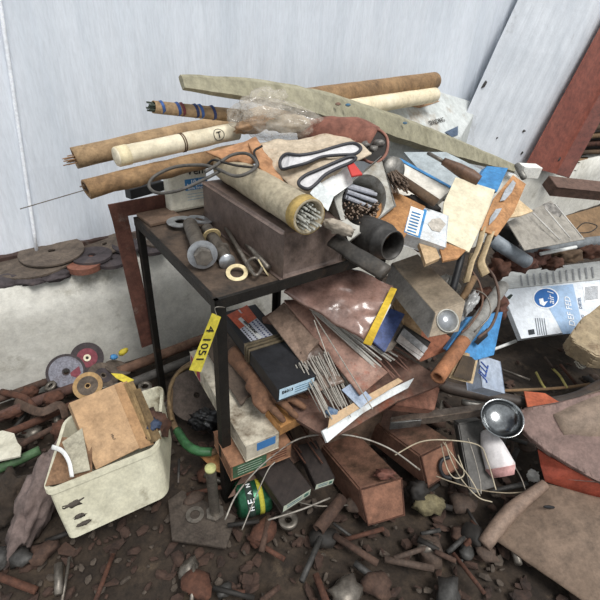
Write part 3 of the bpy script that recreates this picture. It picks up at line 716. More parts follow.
# ======================================================= black collar, dark wedge
ca, cb = DW(393, 246, 1.10), DW(357, 230, 1.20); n = (cb - ca).normalized(); r = px(ca, 20)
turned('duct_collar', ca, n, [(r * .70, .0), (r * .76, 0), (r * .78, .004), (r * .78, .022), (r * .92, .028), (r * .98, .036), (r * .92, .042), (r * 1.0, .05), (r * .98, .08), (r * .95, .13), (r * .68, .13), (r * .68, 0.02), (r * .70, 0)], M('3a3836', '4a4744', '5f5448', 9, .5, .3, .2, 40, .3), seg=36, amp=.001, label='black round stovepipe collar lying on its side at the right end of the table', cat='pipe')
tube('folded_sheet', [DW(333, 240, 1.10), DW(357, 256, 1.06), DW(386, 273, 1.02)], [.020, .022, .020], M('3a3632', '4a453f', '5b4f42', 9, .5, .2, amt=.35), seg=10, flat=(1, .55), amp=.005, label='dark folded metal strip lying below the black collar at the table edge', cat='scrap')
blob('crushed_paper', DW(338, 227, 1.07), (rt * .035 - up * .01, up * .016, fw * .02), M('a09484', 'b5a998', '776a58', 20, .8, amt=.3), amp=.5, seed=3, label='crushed grey-beige paper beside the mouth of the open tube', cat='paper')
# ======================================================= cable loop
m_cab = M('4e4a45', '5f5a54', '37332f', 12, .6, amt=.3)
tube('cable', [DW(x, y, d) for x, y, d in ((222, 170, 1.13), (205, 179, 1.12), (180, 190, 1.12), (158, 193, 1.13), (149, 186, 1.15), (155, 176, 1.17), (175, 167, 1.18), (200, 165, 1.17), (215, 168, 1.13), (235, 176, 1.10), (250, 172, 1.09), (257, 164, 1.12), (248, 154, 1.15), (232, 155, 1.16), (215, 166, 1.12), (205, 172, 1.10))], .0042, m_cab, seg=8, label='grey looped cable hanging in front of the rolls and white container', cat='cable')
tube('cable', [DW(x, y, d) for x, y, d in ((206, 166, 1.16), (213, 160, 1.15), (222, 162, 1.13), (240, 166, 1.12), (258, 166, 1.13), (254, 152, 1.18), (262, 146, 1.20))], .003, m_dark, seg=8, label='thin dark cable twisted through the grey cable loop', cat='cable')
# ======================================================= right hand pile
slab('carton_panel', [DW(x, y, d) for x, y, d in ((404, 152, 1.50), (446, 152, 1.52), (486, 172, 1.50), (470, 200, 1.40), (445, 200, 1.38))], .02, M('9aa4a8', 'aab3b6', '7c766a', 6, .7, amt=.3), d=fw, label='grey-blue flat carton under the handled file', cat='carton')
th = thing('flat_carton', 'dirty white flat carton with a blue edge between the duct and the cream card', 'carton', DW(420, 185, 1.35))
o, B = box('body', DW(400, 158, 1.46), DW(453, 188, 1.40), DW(386, 186, 1.34), .03, M('cbc5b8', 'd9d4c9', 'a08a6c', 8, .75, amt=.35), th, upv=-fw, cuts=2, amp=.0015)
f = B.face('top'); poly_at('blue_edge', f, [(400, 158), (453, 187), (452, 189), (399, 160)], m_blue, th, .003)
slab('cream_card', [DW(x, y, d) for x, y, d in ((456, 177, 1.33), (495, 190, 1.33), (487, 215, 1.28), (469, 252, 1.20), (441, 238, 1.19), (444, 203, 1.27))], .004, M('cfc3a4', 'ddd2b6', 'b5a37c', 8, .85, amt=.25), amp=.002, label='large creased cream cardboard flap in the right hand pile', cat='card')
for i, (x, y) in enumerate(((457, 183), (459, 189), (453, 197), (447, 210), (459, 214), (464, 203))):
    pass
slab('blue_box', [DW(x, y, d) for x, y, d in ((474, 184, 1.40), (487, 166, 1.46), (508, 168, 1.45), (497, 192, 1.36))], .05, m_blue, d=fw, label='blue cardboard box corner behind the orange torn flap', cat='box')
th = thing('torn_flap', 'orange cardboard flap with two grey torn spots at the right of the pile', 'cardboard', DW(505, 205, 1.32))
m_or = M('ad7746', 'bd8756', '8f5a32', 9, .8, amt=.3)
slab('card', [DW(x, y, d) for x, y, d in ((513, 175, 1.36), (526, 184, 1.36), (514, 212, 1.30), (497, 236, 1.24), (481, 230, 1.24), (494, 198, 1.31))], .005, m_or, th)
for pts_ in (((513, 180), (516, 183), (512, 192), (505, 200), (500, 201), (505, 190)), ((496, 209), (502, 208), (500, 212), (495, 219), (489, 225), (490, 218))):
    slab('torn_spot', [DW(x, y, 1.355 - (y - 178) * .00215 - .006) for x, y in pts_], .002, M('a9adb2', '8a8e92', sc_=50), th)
th = thing('file', 'file with a worn brown wooden handle lying across the right hand pile', 'file', DW(470, 175, 1.35))
tube('handle', [DW(479, 181, 1.33), DW(470, 176, 1.335), (DW(458, 169, 1.34)), DW(443, 161, 1.35)], [.016, .021, .018, .011], M('5c3f2c', '75523a', '3a2a20', 10, .55, amt=.35), th, seg=14)
tube('blade', [DW(444, 162, 1.35), DW(428, 153, 1.38)], .006, m_oldsteel, th, seg=8)
blob('black_rag', DW(423, 204, 1.27), (rt * .048 - up * .016, up * .018, fw * .02), M('211e1c', '322d29', '4b4239', 14, .9, amt=.2), amp=.4, seed=2, label='dark greasy rag lump above the blue and white label', cat='rag')
tube('scorched_board', [DW(396, 176, 1.29), DW(436, 203, 1.22)], .012, m_woodd, seg=6, flat=(1.2, .5), label='scorched narrow board running down to the dark rag lump', cat='board')
th = thing('label_box', 'white box with a blue-framed printed label below the dark rag lump', 'box', DW(425, 225, 1.2))
o, B = box('body', DW(411, 203, 1.24), DW(448, 216, 1.24), DW(403, 232, 1.16), .04, M('c3c8cc', 'd2d5d6', '9a9184', 9, .7, amt=.35), th, upv=-fw)
f = B.face('top')
poly_at('blue_frame', f, [(411, 204), (427, 210), (420, 238), (404, 232)], m_blue, th, .001)
poly_at('printed_label', f, [(411, 206), (424, 211), (418, 236), (405, 231)], m_pap, th, .003)
for i in range(7): y = 211 + i * 3; poly_at('print_line', f, [(412 - i * .8, y), (421 - i * .8, y + 3), (420.8 - i * .8, y + 4), (411.8 - i * .8, y + 1)], m_blue, th, .005)
poly_at('grey_stain', f, [(432, 219), (440, 218), (446, 224), (440, 232), (432, 230), (428, 224)], M('a89f92', 'c0b8ac', sc_=50), th, .002)
slab('tan_card', [DW(x, y, d) for x, y, d in ((419, 243, 1.17), (436, 248, 1.17), (440, 258, 1.15), (426, 264, 1.13))], .012, M('b9986e', 'c8a981', amt=.2), label='small tan wooden block below the white label box', cat='card')
slab('brown_card', [DW(x, y, d) for x, y, d in ((438, 240, 1.19), (466, 250, 1.18), (458, 258, 1.15), (443, 261, 1.14))], .006, m_or, label='orange-brown card corner under the cream card', cat='card')
for i, (pp, w_) in enumerate(((((483, 228), (479, 245), (472, 262), (466, 282)), .010), (((491, 233), (486, 247), (481, 262), (486, 275)), .012), (((472, 253), (470, 268), (465, 280)), .009))):
    tube('kraft_strip', [DW(x, y, 1.25 - j * .03) for j, (x, y) in enumerate(pp)], w_, (M('b39a72', 'c5ad86', '8c744e', 12, .85, amt=.3)), seg=6, flat=(1, .15), k=4, amp=.003,
         label=('torn kraft strip hanging under the left of the orange flap', 'wider crumpled kraft strip under the orange flap', 'short torn kraft strip below the cream card')[i], cat='strip')
slab('cream_scrap', [DW(x, y, d) for x, y, d in ((516, 197, 1.36), (533, 211, 1.34), (520, 216, 1.31), (506, 218, 1.30))], .004, M('c9ac80', 'd6bc94', amt=.2), label='small tan card triangle right of the orange flap', cat='card')
th = thing('clear_film_sheet', 'greyish printed sheet under crinkled clear film at the right', 'sheet', DW(545, 230, 1.4))
slab('sheet', [DW(x, y, d) for x, y, d in ((507, 222, 1.36), (551, 200, 1.52), (562, 214, 1.50), (585, 239, 1.46), (525, 250, 1.33))], .003, M('8f887c', 'a49d92', '5c554c', 14, .45, bump=.3, bs=50, amt=.4, dsc=12), th, amp=.002)
for a_, b_ in (((520, 218), (541, 241)), ((533, 213), (560, 240)), ((545, 208), (570, 238)), ((555, 204), (582, 237))):
    tube('film_fold', [DW(a_[0], a_[1], 1.41), DW(b_[0], b_[1], 1.395)], .0022, M('d5d2cc', 'bcb8b0'), th, seg=5)
blob('printed_picture', DW(551, 211, 1.485), (rt * .03 + up * .01, up * .025 - rt * .02, fw * .003), M('4a4642', 'a8a29a', '2a2826', 50, .6, amt=.3), th, amp=.1)
def PH(x, y, z): # the heap climbs toward the table edge
    return P(x, y, z + .13 * max(0, min(1, (400 - y) / 120)))
def PzH(pts): return [PH(*q) for q in pts]
# ======================================================= hidden support crate, rusty paper heap
crate_c = P(330, 372, .30)
o, B = box('support_carton', P(312, 392, .33), P(280, 335, .33), P(386, 368, .33), .315, M('6b5240', '7d6350', '45352a', 8, .85, amt=.4), bev=.004, label='rust-stained carton under the heap of rusty paper and rods', cat='carton')
m_rp2 = M('7b5f50', '8e7264', '5d4236', 9, .8, bump=.3, bs=40, amt=.4)
slab('rusty_cardboard', PzH([(262, 318, .385), (292, 300, .40), (362, 330, .40), (447, 382, .37), (398, 402, .35), (330, 440, .34), (288, 415, .34)]), .022, M('6f5044', '846454', '82452f', 10, .85, bump=.4, amt=.45, dsc=14), sub=2, amp=.004, label='wide rust-soaked cardboard stack under the zipper bag and loose rods', cat='cardboard')
th = thing('magazine', 'white-edged rust-stained magazine at the front of the rusty cardboard', 'magazine', PH(352, 405, .33))
slab('cover', PzH([(322, 431, .375), (384, 392, .385), (414, 378, .385), (408, 388, .38), (362, 413, .37), (327, 443, .36)]), .010, M('d8dcdc', 'c3c8c8', '8f6a55', 9, .7, amt=.3), th, sub=1, amp=.002)
slab('pages', PzH([(330, 416, .395), (398, 378, .40), (403, 381, .395), (328, 428, .385)]), .006, M('c9a982', 'b5926c', '84583f', amt=.35), th)
slab('kraft_envelope', PzH([(267, 317, .43), (284, 302, .44), (323, 338, .44), (308, 353, .43), (304, 366, .42)]), .012, M('7d6554', '8c7362', '5c4a3e', 9, .8, amt=.3), bev=.001, amp=.002, label='dull brown folded envelope right of the black electrode box', cat='envelope')
patch('cloudy_film', PzH([(300, 352, .425), (318, 345, .43), (345, 382, .42), (318, 392, .41)]), 16, 14, M('6b564a', '7d685a', '9a8c7c', 20, .35, amt=.3), amp=.008, freq=25, t=.002, seed=2, label='crumpled brownish plastic film below the brown envelope', cat='film')
patch('rusty_packet', PzH([(284, 300, .455), (304, 298, .46), (388, 372, .43), (360, 395, .42)]), 30, 12, M('8c6454', 'a37c6a', 'a04c30', 12, .6, bump=.3, amt=.38, dsc=16), amp=.004, freq=14, t=.014, seed=5, bend=.01, label='long orange-brown stained paper packet across the heap under the zipper bag', cat='packet')
# zipper bag
th = thing('zipper_bag', 'red-brown clear plastic bag with a bright yellow zipper strip', 'bag', PH(335, 300, .5))
patch('bag_film', PzH([(284, 291, .51), (343, 264, .53), (397, 286, .525), (369, 341, .495)]), 34, 30, M('8e6a5e', 'a58478', '74503f', 6, .25, bump=.2, bs=25, amt=.35, dsc=8, coat=.4), th, amp=.011, freq=15, t=.010, seed=1, bend=.012)
patch('zipper', PzH([(391, 287, .535), (397, 289, .535), (371, 346, .50), (363, 343, .50)]), 20, 2, M('d9b021', 'e6c02c', 'b18a1a', amt=.15), th, amp=.003, freq=20, t=.003, seed=4, label='yellow zipper strip')
slab('header_card', PzH([(384, 309, .500), (389, 301, .505), (391, 305, .503), (376, 334, .49), (372, 332, .49)]), .003, m_white, th)
slab('blue_packet', PzH([(372, 340, .465), (388, 307, .475), (405, 314, .470), (385, 352, .455)]), .008, M('33477f', '40558f', '8a8078', 10, .5, amt=.3), bev=.001, label='dark blue packet sticking out under the yellow zipper', cat='packet')
slab('clear_packet', PzH([(384, 352, .45), (404, 313, .46), (414, 320, .455), (392, 350, .445)]), .010, M('7e7064', '968878', '5e4c42', 12, .35, amt=.35), bev=.001, label='dusty plastic packet right of the dark blue packet', cat='packet')
slab('kraft_box', PzH([(392, 304, .475), (402, 292, .485), (424, 320, .475), (421, 336, .455), (404, 327, .455)]), .04, M('93744f', 'a5855f', '6b5138', 9, .85, amt=.35), bev=.001, amp=.002, label='small kraft carton between the zipper bag and the galvanised duct', cat='box')
slab('rusty_card', PzH([(404, 330, .45), (424, 318, .465), (452, 338, .44), (448, 350, .42), (420, 362, .41)]), .03, M('98583e', 'ab6a4c', '6e4232', 9, .85, amt=.35), bev=.001, amp=.002, label='rust-red card flap below the open end of the galvanised duct', cat='card')
th = thing('silver_packet', 'glossy grey and white packet lying on the rusty heap', 'packet', PH(412, 350, .45))
o, B = box('body', PH(395, 340, .455), PH(404, 326, .465), PH(418, 361, .445), .022, m_dark, th, bev=.003)
f = B.face('top'); poly_at('foil_face', f, [(404, 328), (428, 348), (424, 353), (400, 334)], M('7d7c7c', '9c9c9c', rough=.3), th, .002); poly_at('white_stripe', f, [(400, 334), (424, 354), (419, 360), (396, 341)], M('b9b2ac', '93857c', sc_=60, rough=.3), th, .002)
# torn rusty magazine stack in front right
slab('rusty_box', Pz([(396, 405, .30), (414, 374, .33), (440, 388, .30), (434, 410, .27)]), .05, M('8c5844', 'a06c56', '5c3c30', 9, .85, amt=.4), bev=.002, amp=.004, label='rusty crumpled tin box behind the chrome bar', cat='box')
blob('foil_lump', P(405, 402, .27), (rt * .035, up * .022, fw * .03), M('3c434a', '596068', '23262a', 14, .3, .4, amt=.3), amp=.5, seed=7, label='dark shiny crumpled foil lump beside the rusty tin box', cat='foil')
# loose rods
segs = []
for i in range(44):
    t_ = i / 43; x0, y0 = 296 + 40 * t_ + R.uniform(-2, 2), 366 - 16 * t_ + R.uniform(-4, 4)
    dx, dy = 27 + R.uniform(-3, 3), 48 + R.uniform(-5, 5); lay = .004 * (i % 3)
    segs.append((PH(x0, y0, .428 + lay), PH(x0 + dx, y0 + dy + 6 * math.sin(i), .385 + lay)))
rods('loose_rod', 'pale loose welding rod in the fan at the front of the rusty heap', 'rod', 'loose rods at the front of the heap', segs, .0017, M('a39d92', '8d867b', '6e5b4d', 40, .5, amt=.3, dsc=20))
segs = [(PH(310 + i * 2.1, 308 + i * 1.0 + R.uniform(-1, 1), .478), PH(372 + i * 2.0 + R.uniform(-5, 5), 364 - i * .5 + R.uniform(-5, 5), .43)) for i in range(12)]
rods('bagged_rod', 'grey rod in the tidy bundle running under the zipper bag', 'rod', 'rod bundle under the zipper bag', segs, .0028, M('98938a', 'aba69d', '6a5a4e', 40, .45, amt=.3, dsc=20))
segs = [(PH(354 + i * 3.5, 382 - i * 1.6, .44 - R.random() * .01), PH(385 + i * 3.5, 402 - i * 3, .42)) for i in range(9)] if 0 else [(PH(368 + i * 4 + R.uniform(-3, 3), 352 - i * 1.0 + R.uniform(-4, 4), .435), PH(392 + i * 4 + R.uniform(-4, 4), 378 - i * 3 + R.uniform(-4, 4), .415)) for i in range(10)]
rods('rusty_rod', 'short rusty rod on the rust-red right side of the heap', 'rod', 'short rusty rods', segs, .0022, M('7a5345', '8d6656', '4c352c', 30, .8, amt=.3))
rods('wire_piece', 'thin bright wire crossing the heap from the envelope to the magazine', 'wire', None, [(PH(312, 312, .485), PH(372, 408, .42))], .0018, m_rod)
rods('wire_piece', 'thin bright wire parting left from its twin over the brown envelope', 'wire', None, [(PH(314, 320, .48), PH(336, 380, .43))], .0018, m_rod)
slab('blue_wrapper', PzH([(342, 390, .415), (356, 380, .42), (372, 398, .41), (360, 408, .40)]), .004, M('6f86a8', '93a2b5', '7e6c64', 12, .4, amt=.3), bev=.0, amp=.002, label='faded blue plastic wrapper by the loose rods', cat='wrapper')
blob('blue_rag', PH(331, 412, .395), (rt * .016, up * .012, fw * .01), M('3c5f8a', '8797a5', sc_=40), amp=.5, seed=3, sub=2, label='scrap of blue plastic among the loose rod ends', cat='scrap')
# ======================================================= galvanised duct box
th = thing('duct_box', 'beige galvanised rectangular duct with a round opening at its end', 'duct', PH(430, 320, .4))
fq = [DW(435, 313, 1.10), DW(466, 301, 1.12), DW(459, 332, 1.105), DW(428, 338, 1.085)]
bv = DW(391, 263, 1.30) - fq[0]
slab('body', fq, bv.length, M('8d7d68', '9c8c76', '6a5b4a', 6, .5, .2, amt=.35), th, d=bv.normalized(), bev=.002)
fnn = (fq[1] - fq[0]).cross(fq[3] - fq[0]).normalized(); fnn = fnn if fnn.dot(fw) < 0 else -fnn
cc = sum(fq, Vector()) / 4; rr = .029
turned('round_opening', cc, fnn, [(rr * .86, -.002), (rr * .9, .004), (rr, .004), (rr, -.002)], m_galv, th, 32)
turned('opening_liner', cc, fnn, [(0, .0015), (rr * .86, .0015), (rr * .86, -.002), (0, -.002)], M('a5a8ac', '8a8d90', '5a5550', 9, .3, .6, amt=.3), th, 32)
gs = (fq[0] - fq[3]).cross(bv).normalized(); gs = gs if gs.dot(fw) < 0 else -gs
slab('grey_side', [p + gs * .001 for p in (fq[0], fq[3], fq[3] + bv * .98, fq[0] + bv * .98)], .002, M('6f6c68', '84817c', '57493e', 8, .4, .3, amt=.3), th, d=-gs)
# ======================================================= black electrode box
m_bb = M('1f2024', '2a2b2f', '4c443c', 7, .5, bump=.1, bs=60, amt=.25)
th = thing('electrode_box', 'black electrode box with an orange and blue checked label tied with a dirty strap', 'box', P(270, 350, .4))
o, B = box('body', P(278, 389, .46), P(222, 313, .47), P(312, 371, .46), .045, m_bb, th, bev=.0015)
f = B.face('top')
poly_at('orange_label', f, [(227, 315), (247, 305), (257, 318), (240, 329)], M('e05a32', 'e56a42', 'b5492c', 9, .5, amt=.1), th, .001, 'orange label')
poly_at('checked_label', f, [(240, 329), (257, 318), (274, 336), (255, 346)], M('b9bcc8', 'cdd0d8', '8d8a88', 9, .5, amt=.2), th, .001, 'grey and blue checked label')
for i in range(10):
    for j in range(5):
        u_ = (i + .5) / 10; v_ = (j + .5) / 5
        x = (240 + (257 - 240) * v_) * (1 - u_) + (255 + (274 - 255) * v_) * u_; y = (329 - 11 * v_) * (1 - u_) + (346 - 10 * v_) * u_
        poly_at('check_mark', f, [(x - 1.1, y), (x, y - .75), (x + 1.1, y), (x, y + .75)], M('2c3a78') if v_ > .45 else M('33343c'), th, .002)
poly_at('title_strip', f, [(238, 319), (241, 317), (262, 337), (259, 339)], m_white, th, .003)
text_at('ELECTRODES', f, 250.3, 328.2, 260, 337.6, .068, m_ink, th, .0045); text_at('WELD', f, 240, 312, 246, 318, .022, m_wtxt, th, .0025, 1.0)
bandp = [B.o + B.ex * (B.lx * .46) + B.ey * q_ + B.n * w_ for q_, w_ in ((-.002, .002), (B.ly + .002, .002), (B.ly + .002, -B.h - .002), (-.002, -B.h - .002))]
for k_ in range(3):
    tube('strap', [p + B.ex * (.012 * k_ + R.uniform(-.003, .003)) for p in bandp], .005, M('5c4f38', '6f6148', '3d3426', 20, .7, amt=.3), th, seg=6, closed=True, k=1, amp=.002, label='dirty tan strap')
fe = B.face('x0'); quad_on('end_label', fe, -.92, -.8, .92, .8, m_lblue, th, .001, 'pale blue end label')
text_on('E6013', fe, -.5, .25, B.ly * .28, m_ink, th, off=.002); 
for i in range(3): quad_on('print_line', fe, -.1, .3 - i * .35, .75, .38 - i * .35, M('5d7f98'), th, .002)
# leather work glove
def glove(name, label, pal, fingers, cuffp, mat, **kw):
    bm = bmesh.new()
    def lump(a_, b_, ra_, rb_):
        sweep(bm, [a_, (a_ + b_) / 2, b_], [ra_, (ra_ + rb_) / 2, rb_], 12, k=3)
        for p_, r_ in ((a_, ra_), (b_, rb_)):
            m_ = Matrix.Translation(p_) @ Matrix.Diagonal((r_, r_, r_, 1)); bmesh.ops.create_icosphere(bm, subdivisions=2, radius=1, matrix=m_)
    for a_, b_, ra_, rb_ in pal + cuffp: lump(a_, b_, ra_, rb_)
    for ch in fingers:
        for i in range(len(ch) - 1): lump(ch[i][0], ch[i + 1][0], ch[i][1], ch[i + 1][1])
    o = link(name, bm, mat, None, smooth=True, label=label, cat='glove')
    r_ = o.modifiers.new('Remesh', 'REMESH'); r_.mode = 'VOXEL'; r_.voxel_size = .004; r_.use_smooth_shade = True
    s_ = o.modifiers.new('Smooth', 'SMOOTH'); s_.iterations = 4
    return o
def g_(x, y, z, r): return (P(x, y, z), r)
m_glove = M('6e4a34', '80593f', '46311f', 12, .85, bump=.4, bs=60, amt=.35)
glove('work_glove', 'brown leather work glove lying palm down below the black electrode box', [(P(255, 380, .385), P(268, 392, .385), .024, .022), (P(262, 376, .385), P(278, 388, .38), .022, .02), (P(252, 386, .38), P(264, 398, .38), .02, .02)],
      [[g_(264, 398, .38, .012), g_(274, 410, .375, .011), g_(283, 420, .36, .009)], [g_(271, 394, .385, .012), g_(284, 404, .38, .011), g_(296, 416, .362, .009)], [g_(277, 390, .385, .012), g_(291, 399, .38, .011), g_(304, 407, .365, .009)], [g_(281, 385, .38, .011), g_(294, 391, .375, .010), g_(306, 397, .365, .008)], [g_(254, 388, .38, .012), g_(256, 402, .375, .011), g_(264, 411, .365, .009)]],
      [(P(238, 356, .375), P(256, 380, .38), .035, .026)], m_glove)
patch('brown_cloth', Pz([(205, 350, .33), (228, 325, .37), (272, 380, .35), (240, 405, .33)]), 24, 20, M('55463b', '665648', '3a2f27', 10, .9, bump=.4, amt=.4), amp=.02, freq=14, t=.006, seed=7, bend=.02, label='dusty brown cloth stuffed under the black electrode box behind the table leg', cat='cloth')
o, B = box('sponge_block', P(281, 428, .335), P(266, 408, .345), P(322, 409, .335), .035, M('b0763c', 'c28a4c', '7c522c', 8, .9, bump=.5, bs=50, amt=.4), bev=.006, cuts=4, amp=.003, label='orange-brown block under the fingers of the leather glove', cat='block')
# white carton on green-orange carton
th = thing('white_carton', 'dirty white carton with a blue front label and red-yellow side, behind the front table leg', 'carton', P(235, 400, .3))
o, B = box('body', P(246, 446, .31), P(190, 352, .31), P(275, 427, .31), .060, M('b3a994', 'c5bca8', '5c4a34', 8, .8, bump=.2, amt=.42, dsc=5), th, bev=.002)
fe = B.face('x0'); quad_on('blue_label', fe, -.35, -.2, .8, .75, M('2f6fb0', '3c7cbc', amt=0), th, .001, 'blue label')
fs = B.face('y0')
for u0, u1, m_ in ((.55, .98, M('c9b9b0')), (.58, .72, M('a83a4c', 'b84a5c')), (.84, .95, M('a83a4c', 'b84a5c')), (.72, .84, M('d5b92c', 'e0c63a'))):
    quad_on('side_print', fs, -u1 if proj(on(fs, -1, 0))[1] < proj(on(fs, 1, 0))[1] else u0, -.85, -u0 if proj(on(fs, -1, 0))[1] < proj(on(fs, 1, 0))[1] else u1, .85, m_, th, .001 if u1 > .97 else .002)
B0_ = B
th = thing('electrode_carton', 'carton with a green and an orange printed end panel under the white carton', 'carton', P(240, 450, .2))
o, B = box('body', P(231, 467, .24), P(214, 432, .24), P(287, 437, .24), .055, M('8c5f42', '9c6f50', '5a4030', 8, .8, amt=.35), th, bev=.002)
fe = B.face('x0'); s_ = 1 if proj(on(fe, 1, 0))[0] > proj(on(fe, -1, 0))[0] else -1
quad_on('green_panel', fe, min(-.95 * s_, .15 * s_), -.85, max(-.95 * s_, .15 * s_), .85, M('2f5a3c', '3c6a4a', '5c5040', 20, .6, amt=.3), th, .001, 'green printed panel')
for i in range(4):
    quad_on('print_line', fe, min(.3 * s_, .85 * s_), .55 - i * .35, max(.3 * s_, .85 * s_), .65 - i * .35, M('5f2c20'), th, .001)
    quad_on('print_line', fe, min(-.8 * s_, 0), .55 - i * .35, max(-.8 * s_, 0), .6 - i * .35, M('8fa08c'), th, .002)
# yellow tag on the leg
def tagp(x, y, d): return A + ((P(x, y, .5) - A) * 0) if 0 else DW(x, y, d)
th = thing('paper_tag', 'yellow paper tag numbered 1051 tied to the front table leg', 'tag', DW(205, 340, 1.0))
dA = dep(A)
tp_ = A - V * .010; tc = [PP(212, 313, tp_, V), PP(221, 317, tp_, V), PP(201, 372, tp_, V), PP(189, 370, tp_, V)]
slab('tag', tc, .0012, M('cdbb2e', 'd9c93c', 'a8952a', 9, .6, amt=.2), th, d=fw)
ax = (tc[3] - tc[0]).normalized(); tn = (tc[1] - tc[0]).cross(tc[3] - tc[0]).normalized()
if tn.dot(fw) > 0: tn = -tn
ft = dict(c=sum(tc, Vector()) / 4, n=tn)
text_at('4 1051', ft, 205.5, 343, 198, 364, .088, m_ink, th, .0012, .8)
tube('tie_wire', [PP(217, 316, tp_, V), PP(215, 308, tp_, V), PP(222, 307, tp_, V), PP(229, 309, A + V * .02, V)], .0008, m_rod, th, seg=5)
# ======================================================= rusty steel tubes in front
m_can = M('694536', '7d5743', '46301f', 7, .75, .15, .35, 50, .42, 6)
def can(name, label, quad, bk):
    th = thing(name, label, 'box', quad[3])
    bv = bk - quad[0]; slab('body', quad, bv.length, m_can, th, d=bv.normalized(), bev=.005)
    n_ = (quad[1] - quad[0]).cross(quad[3] - quad[0]).normalized(); n_ = n_ if n_.dot(fw) < 0 else -n_
    cq = sum(quad, Vector()) / 4
    slab('end_cap', [cq + (p - cq) * .93 + n_ * .003 for p in quad], .003, M('7d523c', '906048', '573426', 12, .75, .1, .4, 50, .4), th, d=-n_, bev=.001)
    tube('rim', [cq + (p - cq) * .96 + n_ * .003 for p in quad], .0028, m_rust, th, seg=6, closed=True, k=1)
    return cq, n_
d0 = dep(P(361, 490, .115))
can('rusty_tin', 'rusty square steel rod tin in front, left and nearest of the two', [DW(359, 489, d0), DW(402, 477, d0 + .02), DW(405, 515, d0 + .01), DW(367, 526, d0 - .01)], DW(314, 436, d0 + .22))
d0 = dep(P(421, 457, .15))
cq, cn_ = can('rusty_tin', 'rusty square steel rod tin behind the nearer one, black hook on its end', [DW(420, 456, d0), DW(452, 440, d0 + .03), DW(458, 468, d0 + .02), DW(427, 488, d0 - .01)], DW(360, 412, d0 + .22))
tube('black_hook', [PP(x, y, cq + cn_ * .012, cn_) for x, y in ((450, 457), (442, 460), (440, 468), (444, 476), (451, 478))], .006, m_blk, seg=10, label='black curved rubber hook on the end of the right rusty tin', cat='hook')
blob('rust_flake', P(385, 474, .145), (rt * .03, up * .014, fw * .02), M('7d4a3c', '5c382e', sc_=30), amp=.6, seed=4, label='crumbled rust flake on the top end of the nearest rusty tin', cat='scrap')
slab('brown_board', Pz([(228, 498, .085), (246, 470, .12), (345, 407, .16), (362, 418, .15), (262, 485, .085)]), .01, M('6c5042', '7e6050', '483429', 6, .85, amt=.35), bev=.001, label='long brown board running under the rusty tins and the black label boxes', cat='board')
for i, (x, y) in enumerate(((284, 428), (289, 440), (300, 424), (312, 424), (318, 430), (306, 440))):
    rods('rusty_nail', 'short rusty rod lying on the long brown board', 'rod', 'short rods on the brown board', [(P(x, y, .175), P(x + 17, y + 24, .165))], .0025, m_rust)
# two black boxes with white-green end labels
for lab_, a_, b_, c_, h_ in (('black box with a pale green end label, the wider and nearer of the pair', P(283, 506, .135), P(252, 462, .15), P(311, 487, .135), .035),
                             ('black box with a pale green end label, the narrower one behind', P(316, 484, .150), P(298, 446, .165), P(331, 471, .15), .030)):
    th = thing('label_box', lab_, 'box', a_)
    o, B = box('body', a_, b_, c_, h_, M('2a211e', '362c27', '1c1716', 8, .6, amt=.3), th, bev=.002)
    fe = B.face('x0'); quad_on('end_label', fe, -.95, -.85, .95, .85, M('b9c4ae', 'c9d2be', '8f9a86', 20, .5, amt=.3), th, .001)
    for i in range(2): quad_on('print_line', fe, -.7, .25 - i * .5, .3, .38 - i * .5, M('4c6a7c'), th, .002)
    quad_on('print_block', fe, .5, -.4, .8, .4, M('4a7a6c'), th, .002)
# green can
ga, gb = P(240, 505, .075), P(268, 491, .085)
th = thing('drink_can', 'green and dark drink can with a yellow band lying beside the front table leg', 'can', P(252, 498, .04))
ga, gb = DW(236, 501, dep(P(236, 501, .05))), DW(269, 492, dep(P(266, 492, .05)))
n = (gb - ga).normalized(); r = px(ga, 18); L_ = (gb - ga).length
m_gr = M('1f5a3c', '2a6e4a', '4a4438', 9, .3, .5, .05, amt=.3)
turned('body', ga, n, [(0, .004), (r * .8, .004), (r * .86, 0), (r, .008), (r, L_ - .008), (r * .86, L_), (r * .8, L_ - .004), (0, L_ - .004)], m_gr, th, 32)
turned('yellow_band', ga + n * L_ * .60, n, [(r * .99, 0), (r + .0008, 0), (r + .0008, .014), (r * .99, .014), (r * .99, 0)], M('c9b92c', 'a8a82c'), th, 32)
turned('dark_band', ga + n * L_ * .24, n, [(r * .99, 0), (r + .0008, 0), (r + .0008, .022), (r * .99, .022), (r * .99, 0)], M('23332c', '2c3f36'), th, 32)
cc = ga + n * L_ * .36; nn = (E3 - cc); nn = (nn - n * nn.dot(n)).normalized()
for k_, chh in enumerate('HEAN'):
    a_ = (k_ - 1.5) * .42; n2 = Matrix.Rotation(a_, 3, n) @ nn
    d2 = n.cross(n2); 
    if d2.dot(up) < 0: d2 = -d2; sg = -1
    else: sg = 1
    n2 = Matrix.Rotation(a_ * (1 if (Matrix.Rotation(.3, 3, n) @ nn).dot(up) > nn.dot(up) else -1), 3, n) @ nn
    d2 = n2.cross(n) ; d2 = d2 if d2.dot(up) > 0 else -d2
    g = dict(c=cc + n2 * r, n=n2, ax=d2, ay=n2.cross(d2), w=1, h=1)
    text_on(chh, g, 0, 0, .011, m_wtxt, th, off=.0012)
